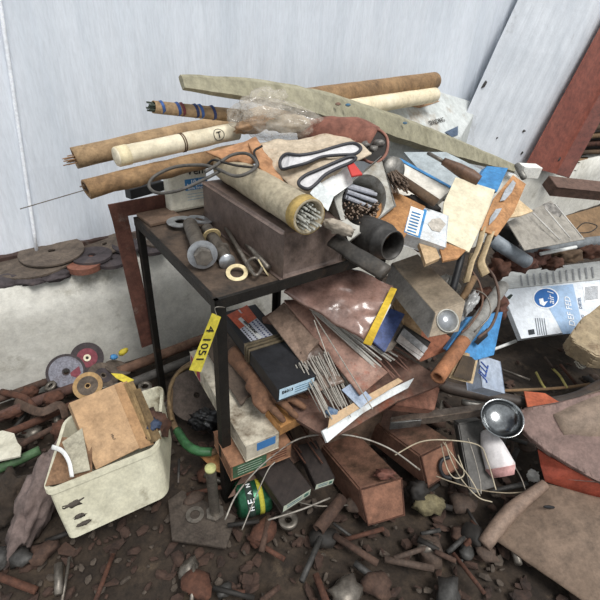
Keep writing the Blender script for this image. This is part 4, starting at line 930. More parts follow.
# standing bolt and metal plate
m_plate = M('4a4038', '5a4f45', '2f2620', 9, .7, .3, amt=.4)
bm = bmesh.new()
slab('metal_plate', Pz([(168, 500, .030), (182, 490, .030), (236, 516, .030), (226, 548, .030), (172, 540, .030)]), .008, m_plate, bev=.001, label='dark rusty metal plate with a bright ring on the ground by the standing bolt', cat='plate')
washer(195, 515, .033, 9, Z, 'worn bright ring lying on the dark metal plate', m_oldsteel, .55)
pb_ = P(215, 512, .04); hh_ = rise(pb_, 467)
th, r_, n_ = bolt('standing_bolt', 'long steel bolt standing upright on the dark plate with a pale painted tip', pb_, pb_ + Z * hh_ - U * .004, 5, m_oldsteel, 1.9, .6)
turned('painted_tip', pb_ + n_ * (hh_ - .008), n_, [(r_ * 1.0, 0), (r_ * 1.04, 0), (r_ * 1.04, .009), (0, .0095)], M('b0b06c', 'c0c080'), th, 20)
# ======================================================= white bin and contents
m_bin = M('b9b49a', 'cac6ae', '6b5f42', 6, .45, bump=.08, bs=30, amt=.36, dsc=6)
th = thing('plastic_bin', 'dirty off-white plastic bin with a chipped front, holding brown boxes', 'bin', P(110, 500, 0))
ZB = .25
c0, c1 = P(44, 492, ZB), P(157, 447, ZB)
c2 = P(167, 405, ZB + .01)
ex = (c1 - c0).normalized(); ey = ((c2 - c1).normalized() + Vector((-ex.y, ex.x, 0)) * .35).normalized(); DN = (P(171, 496, .12) - c1).normalized()
Lx = (c1 - c0).length; Ly = .23; print('bin', Lx, c0, c1, c2, (c2 - c1).dot(ey))
hb_ = .150; tw = .004; cr = .025
def rr_(x0, y0, x1, y1, r_, z_, cseg=5):
    out = []
    for cx_, cy_, a0_ in ((x1 - r_, y0 + r_, -90), (x1 - r_, y1 - r_, 0), (x0 + r_, y1 - r_, 90), (x0 + r_, y0 + r_, 180)):
        for i in range(cseg + 1):
            t_ = math.radians(a0_ + 90 * i / cseg); out.append(c0 + ex * (cx_ + r_ * math.cos(t_)) + ey * (cy_ + r_ * math.sin(t_)) - DN * z_)
    return out
tp = .008
rings = [rr_(0, 0, Lx, Ly, cr, 0), rr_(tp * .4, tp * .4, Lx - tp * .4, Ly - tp * .4, cr, -hb_ * .5), rr_(tp, tp, Lx - tp, Ly - tp, cr, -hb_), rr_(tp + tw, tp + tw, Lx - tp - tw, Ly - tp - tw, cr - tw, -hb_ + tw), rr_(tw, tw, Lx - tw, Ly - tw, cr - tw, 0)]
rings.insert(0, rr_(-.005, -.005, Lx + .005, Ly + .005, cr + .005, -.012)); rings.insert(1, rr_(-.005, -.005, Lx + .005, Ly + .005, cr + .005, 0))
bm = bmesh.new(); RV = [[bm.verts.new(p) for p in r_] for r_ in rings]
order = [0, 1, 6, 5]  # rim outer low, rim top, inner top, inner bottom
seq = [RV[0], RV[1], RV[6], RV[5]]
n_ = len(RV[0])
def br(A_, B_):
    for i in range(n_): bm.faces.new((A_[i], A_[(i + 1) % n_], B_[(i + 1) % n_], B_[i]))
br(RV[0], RV[1]); br(RV[1], RV[6]); br(RV[6], RV[5]); br(RV[0], RV[2]); br(RV[2], RV[3]); br(RV[3], RV[4])
bm.faces.new(RV[5]); bm.faces.new(RV[4])
link('bin_body', bm, m_bin, th)
ff = dict(c=c0 + ey * .0 + ex * Lx / 2 - Z * hb_ / 2 + ey * .008, n=-(ey * math.cos(.1)) , ax=ex, ay=Z, w=Lx, h=hb_)
m_chip = M('5a5148', '463e36')
for pl in (((66, 500), (72, 498), (76, 501), (82, 503), (78, 508), (71, 506)), ((78, 513), (82, 516), (86, 521), (79, 523), (74, 518))):
    pass
for i, (x, y, a_, b_) in enumerate(((74, 503, .022, .010), (79, 516, .012, .006), (84, 523, .015, .005))):
    fn_ = ex.cross(DN).normalized(); p = PP(x, y, c0 + DN * .06 + ey * .004, fn_)
    blob('chip', p, (ex * a_, DN * b_, fn_ * .003), m_chip, th, amp=.8, freq=3, seed=i + 3, sub=3)
# boxes in it
m_box = M('b08a62', 'bd9870', '8c6a48', 6, .85, bump=.15, amt=.3)
th = thing('brown_box', 'tan cardboard box standing in the white bin, its large face toward the camera', 'box', P(105, 430, .2))
a_, b_, c_ = P(69, 403, .37), P(96, 470, .24), P(122, 382, .37)
o, B = box('body', a_, b_, c_, .07, m_box, th, bev=.002, cuts=0)
f = B.face('top')
poly_at('side_flap', f, [(114, 385), (127, 381), (154, 444), (140, 449)], M('a3794f', 'b0875c', '84603f', 6, .85, amt=.3), th, .002)
text_at('10x7', f, 113, 437, 118, 447, .016, M('3c3630'), th, .003)
for i, (dx, m_, l_) in enumerate(((0, M('8c7048', 'a08458', '5c4830', 9, .85, amt=.4), 'tan flat box leaning against the right side of the tan cardboard box'), (7, M('6b5434', '7d6644', '3d3020', 9, .85, amt=.4), 'darker flat box outermost right in the white bin'))):
    box('flat_box', P(127 + dx, 383 + dx, .375 - i * .02), P(150 + dx * .7, 440 + dx * .2, .255), P(134 + dx, 382 + dx, .365 - i * .02), .06, m_, label=l_, cat='box', amp=.002, cuts=2)
slab('bin_card', Pz([(45, 486, .262), (62, 437, .285), (92, 440, .29), (92, 478, .24), (70, 482, .24)]), .004, M('7c5a3e', '8c6a4c', '4a3626', 9, .85, amt=.4), label='brown cardboard scrap at the left inside the white bin', cat='card')
slab('bin_card', Pz([(62, 442, .30), (82, 428, .32), (90, 470, .27), (74, 474, .27)]), .003, M('9c9580', 'aaa48e', '6c6450', 9, .8, amt=.3), label='grey-green card standing in the white bin left of the tan box', cat='card')
tube('white_strip', Pz([(52, 447, .30), (62, 451, .31), (69, 462, .30), (72, 477, .27)]), .006, m_white, seg=8, flat=(1, .3), label='curved white plastic strip at the left inside the white bin', cat='strip')
blob('dark_rag', P(150, 425, .24), (U * .05, V * .05, Z * .04), M('5c3a2a', '3c2a22', sc_=20), amp=.5, seed=6, label='reddish-brown rag in the right end of the white bin', cat='rag')
blob('blue_rag', P(153, 424, .275), (U * .02, V * .02, Z * .01), M('3a4a66', '2c3850', sc_=20), amp=.5, seed=6, label='small dark blue rag in the right end of the white bin', cat='rag')
# ======================================================= foot of the wall, left
ndisc = (-V * .75 + Z * .65).normalized()
m_pr = M('7d3440', '8c404c', '453034', 20, .8, amt=.3); m_pg = M('70707c', '83838e', '4c4046', 24, .7, amt=.4, dsc=16)
def wdisc(x, y, z_, rp, lab, nm, label, hub=None, tilt=None):
    p = P(x, y, z_); return disc('grinding_disc', label, 'disc', p, (tilt or ndisc), px(p, rp), .005, nm, px(p, rp) * .14, lab, hub=hub)
wdisc(87, 358, .115, 15.5, (.62, m_pr), m_dskd, 'dark grinding disc with a red paper centre leaning on the concrete, behind the grey-printed one', hub=m_cream)
wdisc(66, 372, .10, 18, (.86, m_pg), m_dskd, 'largest floor disc with a grey and red printed face leaning on the concrete')
p = P(66, 372, .10) + ndisc * .0066
poly = [p + rt * px(p, 1) * dx - up * px(p, 1) * dy for dx, dy in ((4, 1), (13, -6), (15, 1), (11, 6), (5, 4))]
slab('red_print', [PP(*proj(q_), p, ndisc) for q_ in poly], .001, m_pr, [o for o in C.objects if o.name.startswith('grinding_disc') and o.get('label', '').startswith('largest floor')][0])
wdisc(88, 386, .115, 14, (.7, m_dsk), M('a07c4c', 'b08c5a', '5c4630', 14, .8, amt=.3), 'tan-rimmed worn disc directly above the corner of the tan box', tilt=(-V * .5 + Z * .8 - U * .2).normalized())
wdisc(103, 376, .10, 15, (.55, m_dskd), m_dsk, 'grey-brown worn disc between the tan-rimmed one and the yellow scrap', tilt=(-V * .4 + Z * .8 + U * .3).normalized())
ldx = P(118, 368, .09); disc('grinding_disc', 'thin brown disc seen nearly edge-on under the blue and yellow wrapper', 'disc', ldx, (Z + U * .5).normalized(), px(ldx, 13), .004, m_dsk)
m_yel = M('cfb928', 'dcc83a', 'a3902a', 12, .6, amt=.2)
th = thing('crumpled_wrapper', 'crumpled yellow and blue wrapper at the foot of the concrete wall', 'wrapper', P(120, 355, .12))
blob('yellow_part', P(123, 352, .13), (rt * .018 + up * .008, up * .012, fw * .008), m_yel, th, amp=.5, seed=1); blob('blue_part', P(114, 357, .125), (rt * .014, up * .010, fw * .008), m_blue, th, amp=.5, seed=2)
slab('yellow_scrap', Pz([(111, 373, .13), (122, 374, .135), (134, 380, .13), (127, 384, .13), (116, 378, .13)]), .002, m_yel, amp=.002, label='flat yellow scrap just above the tan cardboard box', cat='scrap')
for i, (x, y, a_) in enumerate(((104, 392, .022), (118, 388, .018), (145, 388, .024), (52, 387, .020))):
    p = P(x, y, .09); n = (Z + V * R.uniform(-.4, .2) + U * R.uniform(-.5, .5)).normalized()
    turned('steel_ring', p, n, [(a_ * .5, 0), (a_, 0), (a_, .012), (a_ * .5, .012), (a_ * .5, 0)], m_oldsteel, seg=24,
           label=('steel ring on the ground touching the top edge of the tan box', 'small steel ring right of the tan-rimmed disc', 'steel ring on the ground beside the back table leg', 'dull steel ring left of the printed disc')[i], cat='ring')
m_rpipe = M('4a342a', '5c4436', '2c201a', 10, .85, .1, .4, 50, .4)
def bar(name, label, cat, pts_, r_, mat=m_rpipe, **kw):
    tube(name, [P(*q) for q in pts_], r_, mat, label=label, cat=cat, seg=kw.pop('seg', 10), **kw)
bar('rusty_pipe', 'rusty brown pipe lying along the foot of the wall behind the table legs', 'pipe', [(118, 372, .08), (205, 338, .10), (262, 318, .1)], .020, M('6c4c3a', '7f5e4a', '463226', 9, .85, amt=.35))
bar('rusty_pipe', 'dark grey pipe in front of the rusty one, under the table', 'pipe', [(120, 388, .07), (200, 356, .08), (260, 336, .08)], .018, M('4a4642', '5c5752', '4e382a', amt=.4))
bar('rusty_bar', 'rusty bar along the foot of the concrete, leftmost and farthest', 'bar', [(-30, 410, .05), (40, 384, .06), (80, 372, .06)], .014)
bar('rusty_bar', 'thick rust-red bar in the dark scrap left of the worn discs', 'bar', [(-20, 425, .07), (40, 400, .09), (85, 384, .08)], .018, M('4f332a', '5f4036', '30201a', 9, .85, amt=.4))
bar('rusty_bar', 'dark brown bar below the thick rust-red one at the left edge', 'bar', [(-30, 448, .07), (30, 424, .08), (78, 402, .08)], .013, m_rust)
bar('rusty_bar', 'thin dark bar running behind the white bin at the left', 'bar', [(-20, 470, .06), (30, 440, .08), (84, 414, .08)], .010)
bar('green_bar', 'green painted bar at the left edge beside the lumpy rock', 'bar', [(-60, 492, .08), (8, 465, .10), (40, 450, .11)], .014, M('3c5c38', '4a6e44', '44382c', 10, .7, amt=.45))
bar('bent_strap', 'bent rusty strap arching over the bars at the left', 'strap', [(15, 402, .09), (40, 412, .13), (60, 405, .13), (66, 418, .09)], .009, M('4c382c', '5c4638', amt=.4), flat=(1.6, .3))
bar('rusty_bar', 'short rusty lever left of the bent strap', 'bar', [(2, 392, .07), (24, 398, .10), (34, 408, .10)], .012, m_rust)
# coupling lumps
for i, (x, y, z_, sx, sy, sz) in enumerate(((54, 398, .10, .035, .022, .02), (14, 412, .08, .04, .02, .02), (62, 430, .09, .03, .03, .03), (30, 392, .06, .03, .02, .02))):
    blob('rusty_casting', P(x, y, z_), (U * sx, V * sy, Z * sz), m_rust, amp=.5, seed=i + 20, cat='casting',
         label=('rusty casting lump below the printed disc', 'dark rusty casting near the left edge among the bars', 'dark rusty casting just above the lumpy rock', 'dark rusty casting against the concrete at the left')[i])
slab('white_rag', Pz([(-30, 436, .15), (2, 431, .15), (14, 434, .15), (17, 443, .15), (21, 447, .14), (20, 456, .14), (6, 459, .14), (-30, 466, .14)]), .006, M('b3ae9a', 'c3bfae', '7d7868', 8, .85, amt=.3), sub=2, amp=.006, label='off-white rag hanging at the left edge', cat='rag')
blob('lumpy_rock', P(38, 500, .10), (rt * .050 + up * .02, up * .14 + fw * .02 + rt * .035, fw * .07), M('6b5a55', '7d6c66', '3c322e', 6, .85, bump=.8, bs=18, amt=.35), amp=.42, freq=2.2, sub=4, seed=12, label='large lumpy brown-grey cinder rock left of the white bin', cat='rock')
blob('dark_clod', P(8, 500, .06), (rt * .07, up * .07, fw * .05), m_dirt, amp=.5, freq=2.5, sub=4, seed=14, label='dark earthy clod at the left edge under the green bar', cat='rock')
# coil of hose with green tape, under the table
hc_ = P(200, 415, .12)
th = thing('hose_coil', 'brown coiled hose with a green wrapped section under the table', 'hose', hc_)
cpt = [(170, 398), (173, 382), (184, 368), (202, 360), (222, 366), (236, 385), (240, 410), (232, 438), (214, 452), (195, 450), (180, 436), (171, 416)]
tube('hose', [P(x, y, .13) for x, y in cpt], .010, M('6b5236', '7c6244', '43331f', 10, .7, amt=.35), th, seg=10, closed=True)
tube('green_section', [P(x, y, .134) for x, y in ((177, 430), (186, 444), (198, 451), (212, 452))], [.013, .014, .014, .013], M('2c5c34', '3c7444', '2c4030', 9, .4, amt=.2), th, seg=12, label='green wrapped section')
tube('hose', [P(x, y, .15) for x, y in ((172, 420), (169, 395), (176, 376), (190, 366), (206, 364))], .006, M('7c623e', '8c7450'), th, seg=8)
p = P(196, 396, .10); disc('brown_disc', 'large plain brown disc inside the coiled hose', 'disc', p, (Z * .8 - V * .5).normalized(), px(p, 27), .010, M('4c4038', '5c4f46', '3a2f28', 9, .8, amt=.3), px(p, 3))
blob('black_bag', P(208, 420, .12), (rt * .055, up * .035, fw * .04), M('17181a', '222326', rough=.35, amt=0), amp=.45, freq=2.5, seed=5, sub=4, label='black crumpled plastic inside the hose coil', cat='bag')
slab('orange_card', Pz([(196, 452, .10), (232, 450, .11), (226, 474, .10), (214, 470, .10)]), .004, M('a8703c', 'b8804a'), label='orange cardboard corner under the hose coil beside the front leg', cat='card')
# ======================================================= right hand floor
# fluid carton
th = thing('fluid_carton', 'white and blue fluid carton with a round blue emblem, lying at the right edge', 'carton', P(560, 320, .1))
fa, fb_, fc = P(502, 290, .27), P(640, 275, .27), P(518, 339, .14)
m_cw = M('d3dae2', 'e0e6ec', 'b3b1ac', 5, .5, bump=.05, amt=.25)
o, B = box('body', fa, fb_, fc, .025, m_cw, th, upv=-fw, bev=.001)
f = B.face('top')
m_lb = M('8fb0d6', 'a3c0e0', '9aa6b8', 6, .5, bump=.05, amt=.2)
poly_at('pale_blue_field', f, [(543, 287), (573, 284), (584, 333), (563, 334), (557, 322), (549, 308), (541, 300)], m_lb, th, .001, 'pale blue printed field')
cc = [(546 + 13 * math.cos(t_ / 24 * 6.283), 298 + 10.5 * math.sin(t_ / 24 * 6.283)) for t_ in range(24)]
poly_at('emblem_rim', f, cc, m_wtxt, th, .002)
poly_at('round_emblem', f, [(546 + (x - 546) * .9, 298 + (y - 298) * .9) for x, y in cc], M('1f63b4', '2a70c0', amt=0), th, .003, 'round blue emblem')
text_at('air1', f, 550, 298, 549.5, 287, .060, m_wtxt, th, .0045, 1.0)
poly_at('bird_mark', f, [(539, 299), (543, 298), (544, 302), (548, 301), (544, 306), (540, 304)], m_wtxt, th, .0045)
text_at('DEF FED', f, 569, 311, 565, 290, .145, m_wtxt, th, .003, 1.1)
text_at('DIESEL', f, 579.5, 303, 577.5, 290, .06, M('7d93b4'), th, .003)
text_at('FLUID', f, 583, 320, 581, 307, .05, M('7d93b4'), th, .003)
poly_at('drop_mark', f, [(507, 297), (511, 294), (513, 295), (510, 299), (508, 299)], M('2f3c34'), th, .002)
for i in range(5): poly_at('print_line', f, [(535 + i * 2.2, 318), (535.8 + i * 2.2, 318), (538.4 + i * 2.2, 335), (537.6 + i * 2.2, 335)], M('7d8590'), th, .002)
poly_at('symbol', f, [(528, 330), (534, 329), (535, 334), (529, 335)], M('2c343c'), th, .002)
poly_at('barcode_field', f, [(583, 286), (599, 284), (602, 300), (585, 302)], m_wtxt, th, .002)
for i in range(13): poly_at('barcode_line', f, [(585, 287.2 + i * 1.05), (598, 285.6 + i * 1.05), (598.1, 286.1 + i * 1.05), (585.1, 287.7 + i * 1.05)], M('5c6674'), th, .003)
slab('carton_flap', [P(502, 289, .275), P(500, 273, .285), P(518, 271, .285), P(600, 261, .285), P(640, 257, .285), P(640, 275, .275)], .004, M('b3b4b0', 'c3c4c0', '96938a', 5, .6, amt=.3), th, label='grey open flap with fine print')
for i in range(12): slab('print_line', Pz([(520 + i * 6.5, 275 - i * .75, .288), (521.5 + i * 6.5, 275 - i * .75, .288), (523 + i * 6.5, 286 - i * .75, .281), (521.5 + i * 6.5, 286 - i * .75, .281)]), .001, M('8e9092'), th)
ffl = dict(c=P(560, 272, .285), n=(P(600, 261, .285) - P(502, 289, .275)).cross(P(640, 275, .275) - P(502, 289, .275)).normalized())
ffl['n'] = ffl['n'] if ffl['n'].dot(fw) < 0 else -ffl['n']
# wood chunk
slab('wood_chunk', Pz([(570, 334, .30), (584, 316, .33), (604, 302, .34), (660, 300, .34), (650, 362, .28), (596, 356, .28), (574, 343, .29)]), .07, M('a08c6c', 'b5a284', '6b5038', 5, .85, bump=.5, bs=18, amt=.4, dsc=9), bev=.004, sub=2, amp=.006, label='pale broken chunk of wood over the lower corner of the fluid carton', cat='wood')
# blue box and pipes
slab('blue_carton', [DW(x, y, d) for x, y, d in ((446, 350, 1.24), (468, 318, 1.32), (503, 312, 1.36), (494, 355, 1.30), (470, 362, 1.25))], .03, m_blue, d=fw, bev=.001, label='bright blue carton panel with a dark triangle behind the grey pipe', cat='carton')
slab('dark_triangle', [DW(x, y, d) for x, y, d in ((474, 342, 1.27), (487, 328, 1.30), (488, 336, 1.29), (478, 345, 1.26))], .001, m_ink, [o for o in C.objects if o.name == 'blue_carton'][0], d=fw)
th = thing('rusty_pipe', 'grey pipe with an orange rusty end pointing down left by the blue carton', 'pipe', P(440, 378, .2))
pa_, pb2 = DW(437, 378, 1.16), DW(503, 286, 1.45)
pmid = pa_ + (pb2 - pa_) * .35
pipe('rusty_end', pa_, pmid, px(pa_, 7.5), px(pa_, 5), M('94603f', 'b8754a', '6c402a', 9, .8, amt=.3), th, amp=.002, label='orange rusty open end')
pipe('grey_section', pmid, pb2, px(pa_, 7.5), px(pa_, 5), M('8d8b86', '9f9d97', '7c5c44', 9, .6, .2, amt=.35), th)
# square jug opening
th = thing('cut_container', 'square tan-mouthed container with blue letters beside the rusty pipe end', 'container', P(480, 370, .1))
qa, qb, qc = DW(464, 352, 1.27), DW(479, 357, 1.28), DW(455, 375, 1.21)
o, B = box('body', DW(479, 355, 1.29), DW(500, 362, 1.34), DW(473, 384, 1.23), .05, M('8f9cb0', 'a5afbe', '7c7464', 12, .5, amt=.35), th, upv=-fw, bev=.002)
f = B.face('top'); text_at('JLLL', f, 484, 371, 487, 359, .055, M('2c4c9c'), th, .002, 1.5)
slab('mouth', [DW(x, y, d) for x, y, d in ((462, 352, 1.25), (479, 355, 1.28), (473, 384, 1.22), (449, 378, 1.18))], .008, M('b39a74', 'c5ad86', '8a6f4c'), th, d=fw, bev=.001)
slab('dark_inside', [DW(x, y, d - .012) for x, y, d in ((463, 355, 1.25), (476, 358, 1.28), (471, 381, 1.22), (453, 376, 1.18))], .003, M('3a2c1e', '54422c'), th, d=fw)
# wire loops
for i, pts_ in enumerate((((478, 262), (493, 275), (499, 300), (492, 325), (478, 338)), ((470, 268), (480, 285), (482, 305), (470, 325), (462, 332)), ((455, 300), (470, 290), (486, 296), (490, 315), (474, 332)))):
    tube('wire_loop', [DW(x, y, 1.30 - j * .015) for j, (x, y) in enumerate(pts_)], (.0042, .003, .002)[i], (M('5c453a', '6f574a'), M('6b4c3c', '7c5c4a'), m_oldsteel)[i], seg=7,
         label=('thick brown cable arc right of the galvanised duct', 'thin brown cable arc close to the duct opening', 'thin steel wire loop beside the duct opening')[i], cat='cable')
tube('black_tube', [DW(x, y, d) for x, y, d in ((464, 240, 1.26), (460, 262, 1.24), (452, 292, 1.22))], .010, m_blk, label='black tube standing between cream card and galvanised duct', cat='tube')
blob('clear_wrap', DW(468, 306, 1.2), (rt * .016, up * .035 + rt * .02, fw * .02), M('8d8d8c', 'a9a9a8', '5c5752', 14, .25, amt=.4), amp=.45, freq=2.5, seed=41, sub=4, label='crinkled silver plastic at the end of the galvanised duct', cat='wrap')
tube('wood_stick', [DW(474, 278, 1.28), DW(462, 300, 1.22)], .010, m_wood, seg=6, label='short wooden stick right beside the duct', cat='stick')
blob('rusty_lump', DW(432, 246, 1.25), (rt * .05, up * .02, fw * .03), m_rustpaper, amp=.4, seed=42, cat='scrap', label='brown rusty lump under the label box and tan block')
blob('grey_lump', DW(447, 285, 1.28), (rt * .035, up * .03, fw * .03), m_grey, amp=.4, seed=43, cat='scrap', label='grey metal lump under the black tube')
# debris right of the strips
m_brick = M('5e3a30', '6f483c', '36261f', 9, .85, amt=.4)
for i, (x, y, d, sx, sy, m_) in enumerate(((520, 262, 1.50, .05, .03, m_brick), (536, 258, 1.55, .045, .03, m_brick), (552, 264, 1.55, .03, .02, m_rust), (508, 256, 1.45, .04, .03, m_brick), (498, 268, 1.42, .03, .03, m_rust), (566, 256, 1.62, .05, .025, m_woodd), (592, 252, 1.65, .05, .025, m_rust), (486, 300, 1.45, .04, .04, m_rust), (505, 240, 1.45, .04, .05, m_dark), (497, 306, 1.48, .03, .04, m_brick))):
    blob('brick_rubble', DW(x, y, d), (rt * sx, up * sy, fw * .04), m_, amp=.6, freq=2.2, seed=50 + i, cat='rubble', group='rubble between carton and film sheet', label='broken reddish or dark chunk in the rubble behind the white and blue carton')
pipe('grey_tube', DW(527, 262, 1.42), DW(490, 238, 1.36), .021, .017, M('7d8790', '8f99a2', '5c5c5c', 6, .5, amt=.3), label='short blue-grey plastic tube between the strips and the rubble', cat='tube')
tube('grey_conduit', [DW(520, 252, 1.50), DW(560, 246, 1.62), DW(640, 236, 1.80)], .020, M('6f7478', '82878a', '5a5048', 6, .6, amt=.35), label='long grey conduit below the clear film sheet at right', cat='pipe')
tube('white_strip', [DW(540, 254, 1.50), DW(576, 247, 1.55)], .006, m_white, seg=6, label='short white strip on the rubble below the grey conduit', cat='strip')
# planks at right
o, B = box('plank', DW(562, 217, 1.72), DW(690, 180, 2.05), DW(575, 250, 1.66), .03, m_wood, upv=Z, amp=.002, cuts=2, label='wide brown plank lying behind the clear film sheet at right edge', cat='plank')
tube('black_wire', [DW(574, 232, 1.62), (DW(584, 223, 1.66)), DW(597, 226, 1.66), DW(590, 232, 1.62), DW(578, 233, 1.62)], .002, m_dark, seg=5, label='small black wire loop on the wide brown plank', cat='wire')
o, B = box('rusty_plank', DW(549, 176, 2.10), DW(680, 190, 2.30), DW(547, 186, 2.04), .05, M('5f463a', '72564a', '3c2c24', 9, .85, amt=.4), label='rusty brown plank lying across the ledge right of the red beam', cat='plank')
for i in range(7):
    y_ = 112 + i * 10; x_ = 612 - i * 8
    a_ = PW(588 - i * 4 if i < 4 else 574 - (6 - i) * 2, 128 + i * 8, .02); b_ = PW(690, 118 + i * 10, .06)
    tube('board', [a_, b_], .020, (m_woodd, m_wood, m_rust)[i % 3], seg=4, amp=.002, flat=(1.3, .7), group='boards stacked right of the red beam', label='narrow brown board end in the dark stack right of the red beam', cat='board')
slab('dark_tarpaulin', [PW(562, 172, .08), PW(600, 100, .10), PW(635, 60, .12), PW(640, 190, .08)], .01, M('2a2220', '3c312c', '1c1716', 6, .9, amt=.3), d=V, label='dark tarpaulin hanging behind the boards at the top right', cat='tarpaulin')
box('white_block', DW(525, 167, 1.95), DW(543, 168, 1.97), DW(527, 163, 2.0), .05, m_pap, label='small white block at the foot of the red beam', cat='block')
tube('beam_bracket', [DW(517, 165, 1.85), DW(524, 178, 1.80)], .012, m_grey, seg=6, label='small grey metal bracket at the tip of the long bundle', cat='bracket')
# black hose with orange sleeve
tube('black_hose', [P(434, 372, .15), P(440, 384, .14), P(462, 391, .14), P(500, 398, .13), P(535, 404, .13), P(575, 398, .13), P(612, 380, .13), P(680, 352, .12)], .022, M('3c322c', '4c4038', '5a4636', 7, .6, bump=.15, amt=.4), seg=14, k=6, label='thick dark brown hose curving across the floor to the right edge', cat='hose')
tube('grey_tube_under', [P(462, 402, .09), P(500, 408, .09), P(530, 410, .09)], .012, m_grey, label='thin grey-green tube below the thick dark hose', cat='tube')
slab('orange_sleeve', Pz([(524, 391, .175), (545, 393, .175), (570, 408, .165), (555, 414, .16), (528, 409, .165)]), .006, M('b5522f', 'c4623c', '84402a', 8, .7, amt=.3), sub=2, amp=.003, label='orange plastic piece wrapped over the thick dark hose', cat='plastic')
bar('pale_stick', 'long thin pale stick lying on the floor behind the hose', 'stick', [(500, 391, .03), (560, 388, .03), (590, 384, .04)], .006, m_wood)
for i, pts_ in enumerate((((536, 372), (542, 384), (545, 388)), ((552, 368), (560, 376), (567, 388)))):
    tube('yellow_strap', [P(x, y, .035) for x, y in pts_], .005, M('a89a4c', 'b8ac60', amt=.2), seg=6, flat=(1, .4), label=('left of two yellow-green strap ends on the dirt floor', 'right of two yellow-green strap ends on the dirt floor')[i], cat='strap')
pts_ = []
sc0 = P(582, 363, .06)
for i in range(34):
    t_ = i / 33; a_ = t_ * 3 * 6.283; pts_.append(sc0 + U * (t_ - .5) * .05 + V * math.cos(a_) * .02 + Z * math.sin(a_) * .02)
tube('white_spring', pts_, .0035, M('c9c4b4', 'd8d3c4'), seg=6, k=1, label='small white coil spring on the dirt floor near the right edge', cat='spring')
tube('white_pipe_end', [P(487, 352, .06), P(516, 341, .08)], .007, m_white, seg=8, label='short white rod between the cut container and the fluid carton', cat='rod')
# chrome bar and bowl
th = thing('chrome_bar', 'dull chrome square bar bumper lying in front of the rusty tin', 'bar', P(440, 415, .3))
dB = dep(P(440, 415, .24))
slab('bar', [DW(x, y, d) for x, y, d in ((391, 417, dB), (430, 410, dB + .01), (492, 402, dB + .03), (497, 408, dB + .01), (440, 416, dB - .01), (391, 422, dB - .02))], .030, M('7c6f64', '8f8276', '4c3c32', 12, .35, .6, .15, 40, .35), th, d=-Z, bev=.002)
slab('shiny_face', [DW(x, y, d) for x, y, d in ((390.6, 420, dB - .002), (422, 417, dB - .008), (422, 420, dB - .022), (390.6, 423, dB - .024))], .030, m_steel, th, d=-Z, bev=.002)
bcn = P(502, 418, .28); bn = (Z * 1.0 - V * .15 + (E3 - bcn).normalized() * .5 - U * .2).normalized(); br_ = px(bcn, 19.5)
m_chrome = M('8f9294', '9c9fa0', '4c463e', 9, .2, 1.0, .03, 20, .4, 9)
prof = [(br_ * math.sin(t_), -br_ * .62 * math.cos(t_)) for t_ in [i / 14 * math.pi / 2 for i in range(15)]]
prof += [(br_ * 1.06, .002), (br_ * 1.05, .004), (br_ * .97, .001)] + [(br_ * .96 * math.sin(t_), -br_ * .58 * math.cos(t_)) for t_ in [i / 14 * math.pi / 2 for i in range(14, -1, -1)]]
turned('chrome_bowl', bcn, bn, prof, m_chrome, seg=48, label='shiny chrome bowl at the end of the dull chrome bar', cat='bowl')
# grey block and bottle
dg = dep(P(470, 455, .16))
slab('grey_block', [DW(458, 424, dg + .05), DW(482, 420, dg + .06), DW(496, 487, dg - .03), DW(471, 495, dg - .04)], .05, M('4c4a47', '5f5c58', '33302d', 8, .6, .2, amt=.35), d=fw, bev=.004, label='dark grey metal block leaning between the right rusty tin and white bottle', cat='block')
th = thing('white_bottle', 'small white plastic bottle stained pink at its lower end, under the chrome bowl', 'bottle', P(495, 455, .15))
tube('body', [P(486, 431, .20), P(492, 446, .19), P(500, 466, .16), P(502, 473, .15)], [.018, .036, .045, .035], M('cfcaca', 'ddd8d8', 'b07c78', 7, .4, bump=.05, amt=.3), th, seg=16, flat=(1, .6))
tube('pink_base', [P(500, 467, .163), P(503, 476, .148)], [.046, .034], M('b98480', 'c99692', amt=.2), th, seg=16, flat=(1, .6), label='pink stained lower end')
# steel wires
def wire(pts_, r_, label, mat=m_rod, grp=None): tube('steel_wire', [P(*q) for q in pts_], r_, mat, seg=6, label=label, cat='wire', group=grp)
wire([(225, 520, .12), (237, 494, .15), (262, 465, .20), (296, 440, .25), (330, 434, .27), (362, 438, .26), (392, 450, .24), (420, 470, .22)], .0026, 'long grey wire arching from the green can over the rusty tins')
wire([(242, 530, .10), (256, 496, .14), (268, 470, .18), (275, 462, .19)], .0018, 'straight thin wire rising beside the green can')
wire([(395, 455, .22), (420, 442, .22), (446, 440, .22), (478, 445, .20), (487, 460, .18), (496, 490, .14)], .0020, 'wire running right from the arch over the grey block', M('a89a80', 'b8ab92'))
wire([(445, 442, .24), (452, 462, .22), (462, 480, .15), (478, 497, .12), (492, 502, .10)], .0018, 'tangled tan wire, left strand by the black hook', M('a89a80', 'b8ab92'))
wire([(443, 442, .22), (456, 460, .22), (470, 478, .20), (480, 496, .16)], .0018, 'tangled tan wire, middle strand by the black hook', M('a89a80', 'b8ab92'))
wire([(441, 444, .22), (447, 468, .215), (455, 478, .20), (464, 474, .20), (458, 455, .22)], .0018, 'tan wire curling around the end of the right rusty tin', M('a89a80', 'b8ab92'))
wire([(436, 476, .18), (452, 482, .17), (480, 490, .13), (510, 493, .10), (538, 490, .10)], .0018, 'thin wire running low from the right rusty tin to the red scoop', M('8c7d66', '9c8d76'))
wire([(468, 438, .21), (474, 456, .19), (480, 480, .15), (481, 494, .13)], .0016, 'thin wire standing in front of the dark grey block')
wire([(500, 443, .17), (512, 462, .15), (521, 478, .12), (526, 492, .10)], .0022, 'dark thin rod leaning below the chrome bowl', m_oldsteel)
wire([(268, 520, .05), (300, 510, .05), (330, 498, .05)], .003, 'thin rod on the ground below the black label boxes')
